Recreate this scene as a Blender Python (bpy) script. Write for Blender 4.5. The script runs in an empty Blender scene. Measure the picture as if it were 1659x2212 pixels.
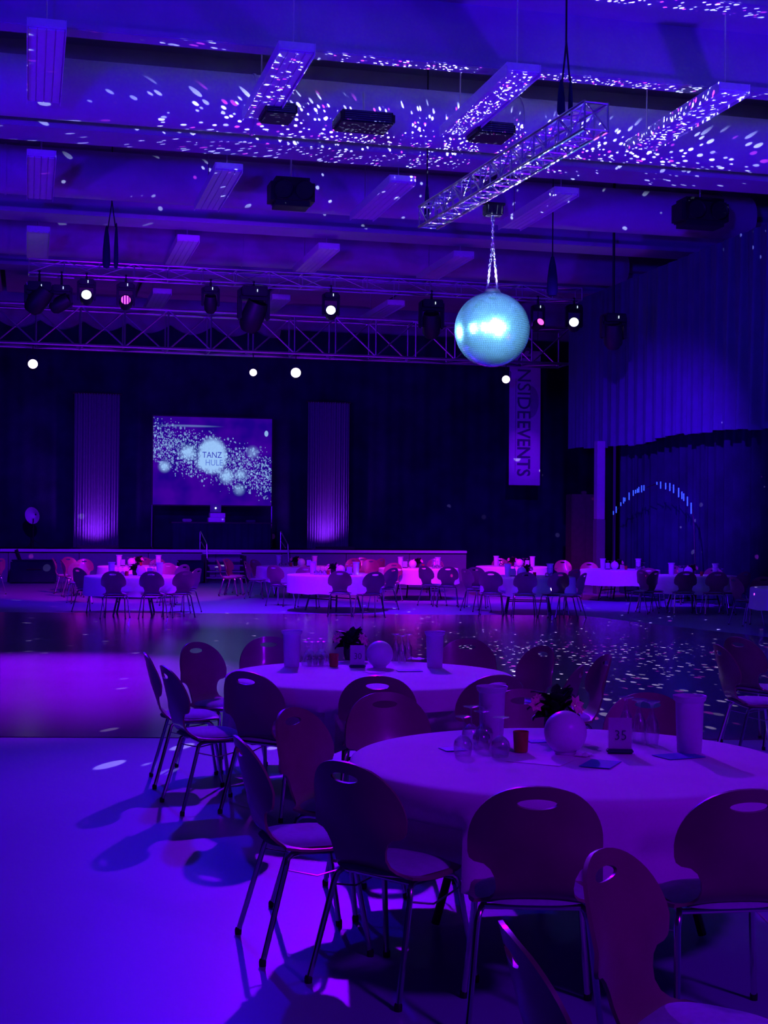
import bpy, bmesh, math, random
from mathutils import Vector, Matrix, geometry
R = math.radians
rnd = random.Random(7)
sc = bpy.context.scene
COL = sc.collection

# ------------------------------------------------------------------ camera
FW, FH, FPX = 1659, 2212, 3050.0
CAMZ = 1.72
YAW, PITCH, ROLL = R(14.2), 29 / FPX, 0.0085
fwd = Vector((math.sin(YAW) * math.cos(PITCH), math.cos(YAW) * math.cos(PITCH), math.sin(PITCH)))
r0 = Vector((math.cos(YAW), -math.sin(YAW), 0))
u0 = r0.cross(fwd)
rgt = r0 * math.cos(ROLL) + u0 * math.sin(ROLL)
upv = u0 * math.cos(ROLL) - r0 * math.sin(ROLL)
cam = bpy.data.cameras.new('camera')
cam.sensor_fit = 'VERTICAL'
cam.sensor_height = 36
cam.lens = FPX / FH * 36
cam.clip_end = 200
co = bpy.data.objects.new('camera', cam)
COL.objects.link(co)
m = Matrix((rgt, upv, -fwd)).transposed().to_4x4()
m.translation = Vector((0, 0, CAMZ))
co.matrix_world = m
sc.camera = co
CAM = Vector((0, 0, CAMZ))


def ray(px, py):
    return fwd + rgt * ((px - FW / 2) / FPX) + upv * ((FH / 2 - py) / FPX)


def atz(px, py, z):
    d = ray(px, py)
    return CAM + d * ((z - CAMZ) / d.z)


def aty(px, py, Y):
    d = ray(px, py)
    return CAM + d * (Y / d.y)


def atx(px, py, X):
    d = ray(px, py)
    return CAM + d * (X / d.x)


def atd(px, py, dist):
    return CAM + ray(px, py) * dist


# ------------------------------------------------------------------ world, exposure
sc.view_settings.view_transform = 'Standard'
sc.view_settings.look = 'None'
sc.view_settings.gamma = 1
sc.view_settings.use_curve_mapping = False
sc.view_settings.exposure = 0
sc.cycles.caustics_reflective = False
sc.cycles.caustics_refractive = False
w = bpy.data.worlds.new('world')
sc.world = w
w.use_nodes = True
w.node_tree.nodes['Background'].inputs[0].default_value = (0.02, 0.0, 0.30, 1)
w.node_tree.nodes['Background'].inputs[1].default_value = 0.35

VIOLET = (0.20, 0.0, 1.0)
BLUE = (0.035, 0.0, 1.0)
MAGENTA = (1.0, 0.02, 0.75)


def aim(o, tgt):
    o.rotation_euler = (Vector(tgt) - o.location).to_track_quat('-Z', 'Y').to_euler()


def spot(name, loc, tgt, col, power, size, blend=0.5, rad=0.12):
    l = bpy.data.lights.new(name, 'SPOT')
    l.energy = power
    l.color = col
    l.spot_size = R(size)
    l.spot_blend = blend
    l.shadow_soft_size = rad
    o = bpy.data.objects.new(name, l)
    o.location = loc
    aim(o, tgt)
    COL.objects.link(o)
    return o


def area(name, loc, tgt, col, power, sx, sy):
    l = bpy.data.lights.new(name, 'AREA')
    l.shape = 'RECTANGLE'
    l.size, l.size_y = sx, sy
    l.energy = power
    l.color = col
    o = bpy.data.objects.new(name, l)
    o.location = loc
    aim(o, tgt)
    COL.objects.link(o)
    return o


# unseen spots for the pools of light on tables and floor, with added fills
spot('key_spot', atd(760, 250, 19.5), atz(1150, 1640, 0.7), (0.20, 0.0, 1.0), 5400, 46, 0.6)
spot('floor_spot', atd(330, 300, 17), atz(120, 2050, 0), (0.02, 0.0, 1.0), 1600, 50, 0.9)
spot('dance_spot', atd(300, 320, 22), atz(40, 1462, 0), (0.22, 0.0, 1.0), 36000, 36, 1.0)
spot('mid_spot', atd(600, 330, 24), atz(620, 1325, 0), (0.20, 0.0, 1.0), 9000, 66, 0.9)
spot('far_spot_left', (1.0, 21, 7.6), atz(150, 1225, 0.6), (0.12, 0, 1.0), 8500, 44, 0.8)
spot('far_magenta_left', (3.0, 25.5, 7.2), aty(270, 1215, 33.5), (0.8, 0.01, 0.7), 4200, 34, 0.6)
spot('far_magenta_right', (6.5, 26.0, 7.2), aty(960, 1215, 33.5), (0.8, 0.01, 0.7), 4600, 46, 0.6)
spot('far_blue', (9, 22, 7.6), aty(1250, 1230, 33), (0.12, 0.0, 1.0), 11000, 54, 0.8)
spot('front_violet_wash', (4.5, -2.5, 6.8), (2.9, 6.5, 0.45), (0.24, 0.0, 1.0), 1500, 50, 0.8, 0.5)  # fill added for the cloth sides that face the camera
spot('truss_wash', (2, 26, 4.5), (5.5, 40, 7.0), (0.16, 0.0, 1.0), 1800, 62, 0.7, 0.4)  # fill added to brighten the stage truss tubes
spot('blue_ceiling_wash', (-4, -4, 2.5), (6, 26, 10.5), (0.02, 0.0, 1.0), 11000, 46, 0.7, 0.5)
spot('violet_up_wash_left', (-11, 18, 0.6), (5, 26, 9), (0.06, 0.0, 1.0), 4500, 95, 0.8, 0.5)
spot('violet_up_wash_right', (13.5, 14, 0.6), (5, 28, 9), (0.06, 0.0, 1.0), 3800, 95, 0.8, 0.5)
spot('banner_spot', (12, 33, 7.0), aty(1133, 980, 43.6), (0.18, 0.0, 1.0), 1800, 9, 0.8)  # fill added to brighten the banner


def dot_light(name, loc, col, power, scale, r1, kind):
    """light thrown back by the tiles of the mirror ball: many small spots"""
    l = bpy.data.lights.new(name, 'POINT')
    l.energy = power * 8
    l.shadow_soft_size = 0.0
    l.use_nodes = True
    nt = l.node_tree
    N, L = nt.nodes, nt.links
    em = [n for n in N if n.type == 'EMISSION'][0]
    tc = N.new('ShaderNodeTexCoord')

    def math_(op, a, b=None, c=None):
        n = N.new('ShaderNodeMath')
        n.operation = op
        for i, v in enumerate((a, b, c)):
            if v is None:
                continue
            if isinstance(v, (int, float)):
                n.inputs[i].default_value = v
            else:
                L.new(v, n.inputs[i])
        return n.outputs[0]

    def dot(vec):
        n = N.new('ShaderNodeVectorMath')
        n.operation = 'DOT_PRODUCT'
        L.new(tc.outputs['Normal'], n.inputs[0])
        n.inputs[1].default_value = vec
        return n.outputs['Value']

    def step(v, a, b):
        n = N.new('ShaderNodeMapRange')
        n.interpolation_type = 'SMOOTHSTEP'
        L.new(v, n.inputs['Value'])
        n.inputs['From Min'].default_value = a
        n.inputs['From Max'].default_value = b
        return n.outputs[0]
    vo = N.new('ShaderNodeTexVoronoi')
    vo.inputs['Scale'].default_value = scale
    L.new(tc.outputs['Normal'], vo.inputs['Vector'])
    sep = N.new('ShaderNodeSeparateColor')
    L.new(vo.outputs['Color'], sep.inputs[0])
    rad = math_('MULTIPLY_ADD', sep.outputs[1], r1 * 0.5, r1 * 0.6)
    core = step(math_('SUBTRACT', rad, vo.outputs['Distance']), 0.0, 0.07)
    nz = math_('MAXIMUM', math_('ABSOLUTE', dot((0, 0, 1))), 0.02)
    f = math_('DIVIDE', dot(tuple(Vector((fwd.x, fwd.y, 0)).normalized())), nz)
    s = math_('DIVIDE', dot(tuple(r0)), nz)
    if kind == 'up':
        dens = math_('MULTIPLY', math_('MULTIPLY', step(f, 1.9, 0.9), step(s, -2.3, -1.1)), 0.75)
        dens = math_('ADD', dens, math_('MULTIPLY', step(f, 4.2, 1.2), 0.2))
        dens = math_('MULTIPLY', dens, step(dot((0, 0, 1)), -0.05, 0.02))
    elif kind == 'down':
        dens = math_('MULTIPLY', math_('MULTIPLY', step(f, -0.3, -0.9), step(s, -0.45, -0.05)), 0.62)
        dens = math_('ADD', dens, 0.035)
        dens = math_('ADD', dens, math_('MULTIPLY', step(f, -2.5, -2.8), 0.16))
        dens = math_('MULTIPLY', dens, step(f, -3.75, -3.5))
        dens = math_('MULTIPLY', dens, step(dot((0, 0, 1)), 0.0, -0.05))
    else:
        dens = 0.10
    on = math_('LESS_THAN', sep.outputs[0], dens)
    bright = math_('MULTIPLY_ADD', sep.outputs[2], 1.2, 0.5)
    # some cells are tinted magenta to imitate reflections of magenta lamps
    mag = math_('LESS_THAN', math_('FRACT', math_('MULTIPLY', sep.outputs[2], 7.3)), 0.13 if kind == 'up' else 0.25)
    mxc = N.new('ShaderNodeMix')
    mxc.data_type = 'RGBA'
    L.new(mag, mxc.inputs['Factor'])
    mxc.inputs['A'].default_value = (*col, 1)
    mxc.inputs['B'].default_value = (0.45, 0.03, 0.5, 1)
    L.new(mxc.outputs['Result'], em.inputs['Color'])
    L.new(math_('MULTIPLY', math_('MULTIPLY', core, on), math_('MULTIPLY', bright, 1 / 8)), em.inputs['Strength'])
    o = bpy.data.objects.new(name, l)
    o.location = loc
    COL.objects.link(o)
    return o


BALL = atd(1063, 712, 23.3)
BALL_R = 0.62
dot_light('mirror_ball_reflections_up', BALL + Vector((-0.12, -0.2, BALL_R + 0.06)), (0.5, 0.62, 1.0), 5600, 60, 0.38, 'up')  # dotted lamp added above the ball in place of tile reflections
dot_light('mirror_ball_reflections_down', BALL + Vector((0, -0.3, -BALL_R - 0.06)), (0.75, 0.65, 1.0), 15000, 66, 0.34, 'down')  # same below the ball, for the dots on the floor
# unseen spots ringed around the mirror ball, added to shape its highlights
for bi, (az_, bz_, pw_) in enumerate(((-120, 4.9, 2.0), (-62, 5.0, 0.7), (-25, 5.1, 0.9), (0, 4.95, 1.3), (22, 4.9, 1.3), (52, 5.1, 0.9), (100, 4.9, 1.0), (4, 8.4, 0.8), (16, 1.0, 0.8), (-6, 13.0, 0.5))):
    p_ = BALL + (Matrix.Rotation(R(az_), 3, 'Z') @ Vector((-fwd.x, -fwd.y, 0))) * (12.0 if abs(az_) > 60 else 15)
    p_.z = bz_
    spot('ball_spot', p_, BALL, (0.45, 0.9, 1.0), 120000 * pw_ * ((p_ - BALL).length / 22) ** 2, 2 * math.degrees(math.atan(0.58 / (p_ - BALL).length)), 0.15, 0.05)
# uplights at the stage drapes
for ux in (207, 707):
    p = aty(ux, 1165, 44.1)
    p.z = 1.16
    spot('drape_uplight', p, (p.x, p.y + 0.75, p.z + 1.1), (0.33, 0.02, 1.0), 210, 120, 0.8, 0.05)

# ------------------------------------------------------------------ helpers


class MB:
    def __init__(self):
        self.v, self.f, self.mi, self.m = [], [], [], 0

    def add(self, vs, fs):
        o = len(self.v)
        self.v += [tuple(v) for v in vs]
        for f in fs:
            self.f.append(tuple(i + o for i in f))
            self.mi.append(self.m)
        return self

    def box(self, c, s, rot=None):
        x, y, z = s[0] / 2, s[1] / 2, s[2] / 2
        vs = [Vector((a * x, b * y, d * z)) for d in (-1, 1) for a, b in ((-1, -1), (1, -1), (1, 1), (-1, 1))]
        if rot is not None:
            vs = [rot @ v for v in vs]
        c = Vector(c)
        return self.add([v + c for v in vs], [(3, 2, 1, 0), (4, 5, 6, 7), (0, 1, 5, 4), (1, 2, 6, 5), (2, 3, 7, 6), (3, 0, 4, 7)])

    def bbox(self, c, s, b, rot=None):
        """box with chamfered edges"""
        bm = bmesh.new()
        bmesh.ops.create_cube(bm, size=1)
        for v in bm.verts:
            v.co = Vector((v.co.x * s[0], v.co.y * s[1], v.co.z * s[2]))
        bmesh.ops.bevel(bm, geom=bm.edges[:], offset=b, segments=2, affect='EDGES')
        bm.verts.index_update()
        vs = [(rot @ v.co if rot is not None else v.co) + Vector(c) for v in bm.verts]
        fs = [[v.index for v in f.verts] for f in bm.faces]
        bm.free()
        return self.add(vs, fs)

    def tube(self, pts, r, n=8, cap=True):
        pts = [Vector(p) for p in pts]
        rs = r if isinstance(r, (list, tuple)) else [r] * len(pts)
        vs, fs = [], []
        ref = None
        for i, p in enumerate(pts):
            t = (pts[min(i + 1, len(pts) - 1)] - pts[max(i - 1, 0)]).normalized()
            if ref is None:
                ref = Vector((0, 0, 1)) if abs(t.z) < 0.9 else Vector((1, 0, 0))
            a = t.cross(ref).normalized()
            b = t.cross(a).normalized()
            ref = -b if (-b).dot(ref) > 0 else b
            a = t.cross(ref).normalized()
            b = ref - t * ref.dot(t)
            b.normalize()
            for k in range(n):
                an = 2 * math.pi * k / n
                vs.append(p + (a * math.cos(an) + b * math.sin(an)) * rs[i])
        for i in range(len(pts) - 1):
            for k in range(n):
                fs.append((i * n + k, i * n + (k + 1) % n, (i + 1) * n + (k + 1) % n, (i + 1) * n + k))
        if cap:
            fs.append(tuple(range(n))[::-1])
            e = (len(pts) - 1) * n
            fs.append(tuple(range(e, e + n)))
        return self.add(vs, fs)

    def lathe(self, prof, c=(0, 0, 0), n=24, rot=None):
        c = Vector(c)
        vs, fs = [], []
        for r, z in prof:
            for k in range(n):
                a = 2 * math.pi * k / n
                v = Vector((r * math.cos(a), r * math.sin(a), z))
                vs.append((rot @ v if rot is not None else v) + c)
        for i in range(len(prof) - 1):
            for k in range(n):
                fs.append((i * n + k, i * n + (k + 1) % n, (i + 1) * n + (k + 1) % n, (i + 1) * n + k))
        return self.add(vs, fs)

    def grid(self, fn, nu, nv, thick=None):
        vs = [fn(i / nu, j / nv) for j in range(nv + 1) for i in range(nu + 1)]
        fs = [(j * (nu + 1) + i, j * (nu + 1) + i + 1, (j + 1) * (nu + 1) + i + 1, (j + 1) * (nu + 1) + i) for j in range(nv) for i in range(nu)]
        return self.add(vs, fs)

    def mesh(self, name, mats, smooth=True, ang=35):
        me = bpy.data.meshes.new(name)
        me.from_pydata(self.v, [], self.f)
        if not isinstance(mats, (list, tuple)):
            mats = [mats]
        for mm in mats:
            me.materials.append(mm)
        me.polygons.foreach_set('material_index', self.mi)
        if smooth:
            me.shade_smooth()
            try:
                me.set_sharp_from_angle(angle=R(ang))
            except Exception:
                pass
        me.update()
        return me

    def build(self, name, mats, parent=None, smooth=True, ang=35):
        o = bpy.data.objects.new(name, self.mesh(name, mats, smooth, ang))
        COL.objects.link(o)
        if parent is not None:
            o.parent = parent
        return o


def tag(o, label=None, cat=None, group=None, kind=None):
    if label:
        o['label'] = label
    if cat:
        o['category'] = cat
    if group:
        o['group'] = group
    if kind:
        o['kind'] = kind
    return o


def thing(name, label, cat, loc=(0, 0, 0), rz=0, group=None):
    o = bpy.data.objects.new(name, None)
    o.empty_display_size = 0.1
    COL.objects.link(o)
    o.location = loc
    o.rotation_euler = (0, 0, rz)
    return tag(o, label, cat, group)


def struct(o):
    o['kind'] = 'structure'
    return o


KIDS = {}


def children(o):
    return [c for c in o.children]


def dup(root, loc, rz, label=None, group=None, scale=None):
    r = root.copy()
    COL.objects.link(r)
    r.location = loc
    r.rotation_euler = (0, 0, rz)
    if scale:
        r.scale = scale
    if label:
        r['label'] = label
    if group:
        r['group'] = group
    for ch in KIDS.setdefault(root.name, children(root)):
        c = ch.copy()
        COL.objects.link(c)
        c.parent = r
        for g in KIDS.setdefault(ch.name, children(ch)):
            d = g.copy()
            COL.objects.link(d)
            d.parent = c
    return r


def mat(name, col, rough=0.5, metal=0.0, emit=None, es=1.0, trans=0.0, ior=1.45, noise=0.0, nscale=8, bump=0.0, bscale=60, coat=0.0, alpha=1.0, spec=0.5):
    mm = bpy.data.materials.new(name)
    mm.use_nodes = True
    nt = mm.node_tree
    b = nt.nodes['Principled BSDF']
    b.inputs['Base Color'].default_value = (*col, 1)
    b.inputs['Roughness'].default_value = rough
    b.inputs['Metallic'].default_value = metal
    b.inputs['Transmission Weight'].default_value = trans
    b.inputs['IOR'].default_value = ior
    b.inputs['Coat Weight'].default_value = coat
    b.inputs['Coat Roughness'].default_value = 0.1
    b.inputs['Alpha'].default_value = alpha
    b.inputs['Specular IOR Level'].default_value = spec
    if emit:
        b.inputs['Emission Color'].default_value = (*emit, 1)
        b.inputs['Emission Strength'].default_value = es
    tc = nt.nodes.new('ShaderNodeTexCoord')
    if noise:
        n = nt.nodes.new('ShaderNodeTexNoise')
        n.inputs['Scale'].default_value = nscale
        n.inputs['Detail'].default_value = 4
        nt.links.new(tc.outputs['Object'], n.inputs['Vector'])
        r = nt.nodes.new('ShaderNodeValToRGB')
        r.color_ramp.elements[0].position = 0.3
        r.color_ramp.elements[1].position = 0.7
        r.color_ramp.elements[0].color = (*[c * (1 - noise) for c in col], 1)
        r.color_ramp.elements[1].color = (*[min(1, c * (1 + noise)) for c in col], 1)
        nt.links.new(n.outputs['Fac'], r.inputs[0])
        nt.links.new(r.outputs[0], b.inputs['Base Color'])
    if bump:
        n = nt.nodes.new('ShaderNodeTexNoise')
        n.inputs['Scale'].default_value = bscale
        nt.links.new(tc.outputs['Object'], n.inputs['Vector'])
        bp = nt.nodes.new('ShaderNodeBump')
        bp.inputs['Strength'].default_value = bump
        bp.inputs['Distance'].default_value = 0.01
        nt.links.new(n.outputs['Fac'], bp.inputs['Height'])
        nt.links.new(bp.outputs[0], b.inputs['Normal'])
    return mm


M = {}
M['floor'] = mat('blue_grey_hall_floor', (0.20, 0.18, 0.42), 0.42, noise=0.06, nscale=0.7, bump=0.05, bscale=25, spec=0.35)
M['dance'] = mat('polished_dance_floor', (0.13, 0.11, 0.14), 0.2, noise=0.12, nscale=1.5, bump=0.02, bscale=6, spec=0.6)
M['ceil'] = mat('painted_concrete', (0.42, 0.40, 0.45), 0.85, noise=0.08, nscale=1.2)
M['beam'] = mat('painted_beam', (0.45, 0.43, 0.5), 0.7, noise=0.06, nscale=2)
M['duct'] = mat('grey_duct_sheet', (0.55, 0.53, 0.58), 0.5, noise=0.05, nscale=3)
M['lampbox'] = mat('white_lamp_housing', (0.85, 0.84, 0.86), 0.35, noise=0.03)
M['black'] = mat('black_cloth', (0.016, 0.014, 0.055), 0.95, noise=0.3, nscale=1.5, spec=0.1)
M['blackmetal'] = mat('black_painted_metal', (0.012, 0.012, 0.014), 0.5, noise=0.2)
M['wallblue'] = mat('dull_wall_paint', (0.05, 0.05, 0.10), 0.8, noise=0.1, nscale=1)
M['steel'] = mat('aluminium_tube', (0.75, 0.74, 0.76), 0.32, 1.0, noise=0.05)
M['chrome'] = mat('chrome_tube', (0.7, 0.7, 0.72), 0.16, 1.0, noise=0.03)
M['wood'] = mat('red_brown_bentwood', (0.24, 0.02, 0.14), 0.36, noise=0.15, nscale=5, coat=0.3)
M['pad'] = mat('grey_seat_fabric', (0.36, 0.36, 0.52), 0.85, noise=0.1, nscale=40, bump=0.2, bscale=400)
M['cloth'] = mat('white_tablecloth', (0.74, 0.70, 0.76), 0.75, noise=0.03, nscale=3, bump=0.06, bscale=9, spec=0.2)
M['frost'] = mat('frosted_plastic', (0.72, 0.74, 0.85), 0.4, noise=0.02, trans=0.25)
M['globe'] = mat('white_globe', (0.72, 0.70, 0.80), 0.28, noise=0.02)
M['glass'] = mat('clear_glass', (1, 1, 1), 0.02, trans=1.0, ior=1.45)
_g = bpy.data.materials.new('thin_clear_glass')
_g.use_nodes = True
_n, _l = _g.node_tree.nodes, _g.node_tree.links
_n.remove(_n['Principled BSDF'])
_tr, _gl, _mx, _fr = (_n.new('ShaderNode' + k) for k in ('BsdfTransparent', 'BsdfGlossy', 'MixShader', 'LayerWeight'))
_tr.inputs[0].default_value = (0.965, 0.965, 0.98, 1)
_gl.inputs['Roughness'].default_value = 0.14
_fr.inputs['Blend'].default_value = 0.45
_rng = _n.new('ShaderNodeMapRange')
_rng.inputs['To Min'].default_value = 0.09
_rng.inputs['To Max'].default_value = 0.55
_l.new(_fr.outputs['Facing'], _rng.inputs['Value'])
_l.new(_rng.outputs[0], _mx.inputs[0])
_l.new(_tr.outputs[0], _mx.inputs[1])
_l.new(_gl.outputs[0], _mx.inputs[2])
_l.new(_mx.outputs[0], _n['Material Output'].inputs[0])
M['glass'] = _g
M['red'] = mat('red_glass', (0.45, 0.0, 0.035), 0.15, trans=0.25, noise=0.05)
M['wax'] = mat('candle_wax', (0.4, 0.02, 0.05), 0.5, noise=0.05)
M['paper'] = mat('white_paper', (0.78, 0.77, 0.8), 0.7, noise=0.02)
M['bluecard'] = mat('blue_paper', (0.05, 0.06, 0.5), 0.6, noise=0.1)
M['ink'] = mat('dark_ink', (0.02, 0.02, 0.08), 0.6, noise=0.1)
M['leaf'] = mat('dark_leaf', (0.015, 0.04, 0.02), 0.45, noise=0.3)
M['petal'] = mat('pink_petal', (0.8, 0.25, 0.4), 0.6, noise=0.2, nscale=20)
M['stage'] = mat('stage_front_panel', (0.25, 0.25, 0.3), 0.6, noise=0.05)
M['valance'] = mat('blue_velour', (0.05, 0.05, 0.17), 0.8, noise=0.12, nscale=2)
M['drape'] = mat('voile_drape', (0.17, 0.17, 0.26), 0.7, noise=0.04)
M['banner'] = mat('white_vinyl_banner', (0.75, 0.74, 0.78), 0.5, noise=0.03)
M['bannerink'] = mat('banner_print', (0.10, 0.10, 0.16), 0.6, noise=0.1)
M['crimson'] = mat('dark_crimson_panel', (0.05, 0.005, 0.035), 0.6, noise=0.2)
M['whitelamp'] = mat('white_lamp_lens', (1, 1, 1), 0.3, emit=(0.75, 0.9, 1.0), es=6)
M['violetlamp'] = mat('violet_lamp_lens', (1, 1, 1), 0.3, emit=(0.95, 0.75, 1.0), es=6)
M['pinklamp'] = mat('pink_lamp_lens', (1, 0.3, 0.6), 0.3, emit=(1.0, 0.12, 0.75), es=1.6)
M['led'] = mat('blue_led', (0.1, 0.3, 1), 0.3, emit=(0.03, 0.12, 0.9), es=1.0)  # glow that imitates light streaks on the side curtain, no lamp
M['tiny'] = mat('status_led', (0.6, 0.9, 1), 0.3, emit=(0.6, 0.8, 1.0), es=2)

# ------------------------------------------------------------------ structure
XL, XR, YB, YN, ZC = -13.0, 20.0, 46.2, -9.0, 10.2
MB().grid(lambda u, v: (XL + (XR - XL) * u, YN + (YB - YN) * v, 0), 8, 12).build('floor', M['floor'])
struct(bpy.data.objects['floor'])
struct(MB().box(((XL + XR) / 2, (YN + YB) / 2, ZC + 0.15), (XR - XL, YB - YN, 0.3)).build('ceiling', M['ceil'], smooth=False))
struct(MB().box(((XL + XR) / 2, YB + 0.1, ZC / 2), (XR - XL, 0.2, ZC)).build('wall_back', M['ceil'], smooth=False))
struct(MB().box((XR + 0.2, (YN + YB) / 2, ZC / 2), (0.2, YB - YN, ZC)).build('wall_right', M['wallblue'], smooth=False))
struct(MB().box((XL - 0.1, (YN + YB) / 2, ZC / 2), (0.2, YB - YN, ZC)).build('wall_left', M['wallblue'], smooth=False))

# dance floor inlay: flat slab a few millimetres proud of the hall floor
dfp = [atz(-330, 1592, 0), atz(2100, 1600, 0), atz(2100, 1440, 0), atz(1659, 1377, 0), atz(1250, 1330, 0), atz(-160, 1322, 0)]
bmv = [(p.x, p.y, 0.006) for p in dfp] + [(p.x, p.y, 0.0) for p in dfp]
n = len(dfp)
mb = MB()
mb.add(bmv, [tuple(range(n))] + [(i, (i + 1) % n, n + (i + 1) % n, n + i)[::-1] for i in range(n)])
tag(mb.build('dance_floor', M['dance'], smooth=False), 'large polished dark dance floor laid in the middle of the hall', 'dance floor')

# beams
ZF = 8.6


def beam(Y, fw_, web, ledge, label):
    t = thing('ceiling_beam', label, 'beam', ((XL + XR) / 2, Y, ZF), 0, 'ceiling beams')
    L = XR - XL - 0.1
    MB().bbox((0, fw_ / 2, 0.05), (L, fw_, 0.10), 0.015).build('lower_flange', M['beam'], t)
    MB().box((0, fw_ / 2 - 0.02, 0.1 + web / 2), (L, 0.16, web)).build('web', M['beam'], t, smooth=False)
    if ledge:
        MB().bbox((0, fw_ / 2 - ledge / 2 + 0.1, 0.1 + web + 0.06), (L, ledge, 0.12), 0.015).build('upper_flange', M['beam'], t)
    MB().box((0, fw_ / 2, 0.22 + web + (ZC - ZF - web - 0.22) / 2), (L, 0.3, ZC - ZF - web - 0.22)).build('hanger_wall', M['beam'], t, smooth=False)
    return t


beam(20.1, 0.35, 0.85, 1.3, 'deep ceiling beam nearest the top of the photo')
beam(25.2, 1.0, 0.65, 0.6, 'second ceiling beam from the top, just behind the near lamp row')
beam(32.2, 1.0, 0.65, 0.6, 'third ceiling beam from the top, above the mirror ball')
beam(38.9, 0.9, 0.65, 0.6, 'farthest ceiling beam, just above the stage rigging')

# intermediate thin rails under the slab
for Y, z in ((22.2, 9.75), (28.6, 9.7), (30.2, 9.7), (35.5, 9.6), (42.0, 9.3)):
    pass

# ducts
for Y, rr, z, lab in ((24.1, 0.50, 8.95, 'big round air duct running across between the two nearest beams'),
                      (30.3, 0.50, 9.05, 'round air duct running across behind the second beam'),
                      (37.5, 0.48, 9.1, 'round air duct running across behind the third beam')):
    t = thing('air_duct', lab, 'duct', (XL + 0.5, Y, z), 0, 'round air ducts')
    L = XR - XL - 4.0
    if Y < 25:
        segs = [(0.0, 4.5), (4.5, 11.0), (11.0, 16.2), (16.2, 21), (21, L)]
    else:
        segs = [(0, 6), (6, 12), (12, 18), (18, L)]
    rot = Matrix.Rotation(R(90), 3, 'Y')
    for a, b in segs:
        MB().lathe([(0.02, a + 0.02), (rr, a + 0.02), (rr, b - 0.02), (0.02, b - 0.02)], n=40, rot=rot).build('duct_section', M['duct'], t)
        MB().lathe([(rr, a - 0.02), (rr + 0.02, a - 0.02), (rr + 0.02, a + 0.02), (rr, a + 0.02)], n=40, rot=rot).build('joint_ring', M['duct'], t)

# flat soffit panels between ducts and beams
for Y0, Y1, zz in ((26.3, 28.4, 9.35), (33.3, 35.2, 9.3), (39.9, 45.9, 9.0)):
    for k in range(7):
        x0 = XL + 0.3 + k * 4.0
        tag(MB().bbox((x0 + 1.95, (Y0 + Y1) / 2, zz), (3.86, Y1 - Y0, 0.08), 0.015).build('ceiling_panel', M['ceil']),
            {26.3: 'plain flat ceiling panel behind the second beam', 33.3: 'plain flat ceiling panel behind the third beam', 39.9: 'plain flat ceiling panel over the stage'}[Y0],
            'ceiling panel', {26.3: 'panels behind second beam', 33.3: 'panels behind third beam', 39.9: 'panels over stage'}[Y0])

# ceiling lamps
lamp0 = thing('ceiling_lamp', 'lamp', 'lamp', (0, 0, 0))
MB().bbox((0, 0, 0.06), (0.50, 3.42, 0.12), 0.012).build('housing', M['lampbox'], lamp0)
for k in range(4):
    MB().bbox((-0.18 + 0.12 * k, 0, -0.012), (0.110, 3.34, 0.02), 0.006).build('louvre_strip', M['lampbox'], lamp0)
for sx in (-1, 1):
    MB().box((sx * 0.252, 0, 0.03), (0.012, 3.43, 0.17)).build('side_rail', M['lampbox'], lamp0, smooth=False)
for sy in (-1, 1):
    MB().tube([(0, sy * 1.4, 0.1), (0, sy * 1.4, 1.9)], 0.012, 6).build('hanging_rod', M['steel'], lamp0)
rows = [(14.0, 'top edge row'), (20.95, 'nearest row'), (27.75, 'second row'), (34.5, 'third row'), (41.0, 'back row')]
colsn = ['leftmost', 'second from left', 'third from left', 'fourth from left', 'fifth']
used0 = False
for ri, (Y, rn) in enumerate(rows):
    for ci, X in enumerate((-3.1, 0.19, 3.57, 6.9, 10.25, 13.5)):
        if ri == 0:
            continue
        if X < -1 and ri < 2 or X > 13 and ri < 5:
            continue
        nm = {-3.1: 'leftmost', 0.19: 'first at the left', 3.57: 'second from left', 6.9: 'third from left', 10.25: 'fourth from left'}.get(X, 'last')
        lb = 'long flat white ceiling lamp, %s in the %s of lamps' % (nm, rn)
        z = 8.3 if ri < 4 else 8.1
        if not used0:
            lamp0.location = (X, Y, z)
            lamp0['label'] = lb
            lamp0['group'] = 'long ceiling lamps'
            used0 = True
        else:
            dup(lamp0, (X, Y, z), 0, lb, 'long ceiling lamps')


# dark ceiling boxes (speakers and vents)
def ceiling_box(px, py, wpx, hpx, z, label, cat, name):
    p = atz(px, py, z)
    d = (p - CAM).dot(fwd)
    s = d / FPX
    t = thing(name, label, cat, p)
    wz, hz = wpx * s, hpx * s
    MB().bbox((0, 0, hz * 0.5), (wz, 0.7, hz), min(wz, hz) * 0.18).build('housing', M['blackmetal'], t)
    if name == 'ceiling_speaker':
        for sx in (-1, 1):
            MB().lathe([(0.02, 0), (hz * 0.3, 0), (hz * 0.34, 0.03), (hz * 0.34, 0.06)], c=(sx * wz * 0.24, -0.36, hz * 0.5), n=20, rot=Matrix.Rotation(R(90), 3, 'X')).build('speaker_cone', M['blackmetal'], t)
        MB().tube([(0, 0, hz * 0.9), (0, 0, ZC - p.z)], 0.02, 6).build('hanging_rod', M['steel'], t)
    else:
        for k in range(5):
            MB().bbox((0, -0.355, hz * (0.16 + 0.17 * k)), (wz * 0.85, 0.02, hz * 0.08), 0.003).build('vent_slat', M['wallblue'], t)
        MB().tube([(0, 0, hz * 0.9), (0, 0, 0.6)], 0.02, 6).build('hanging_rod', M['steel'], t)


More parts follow.
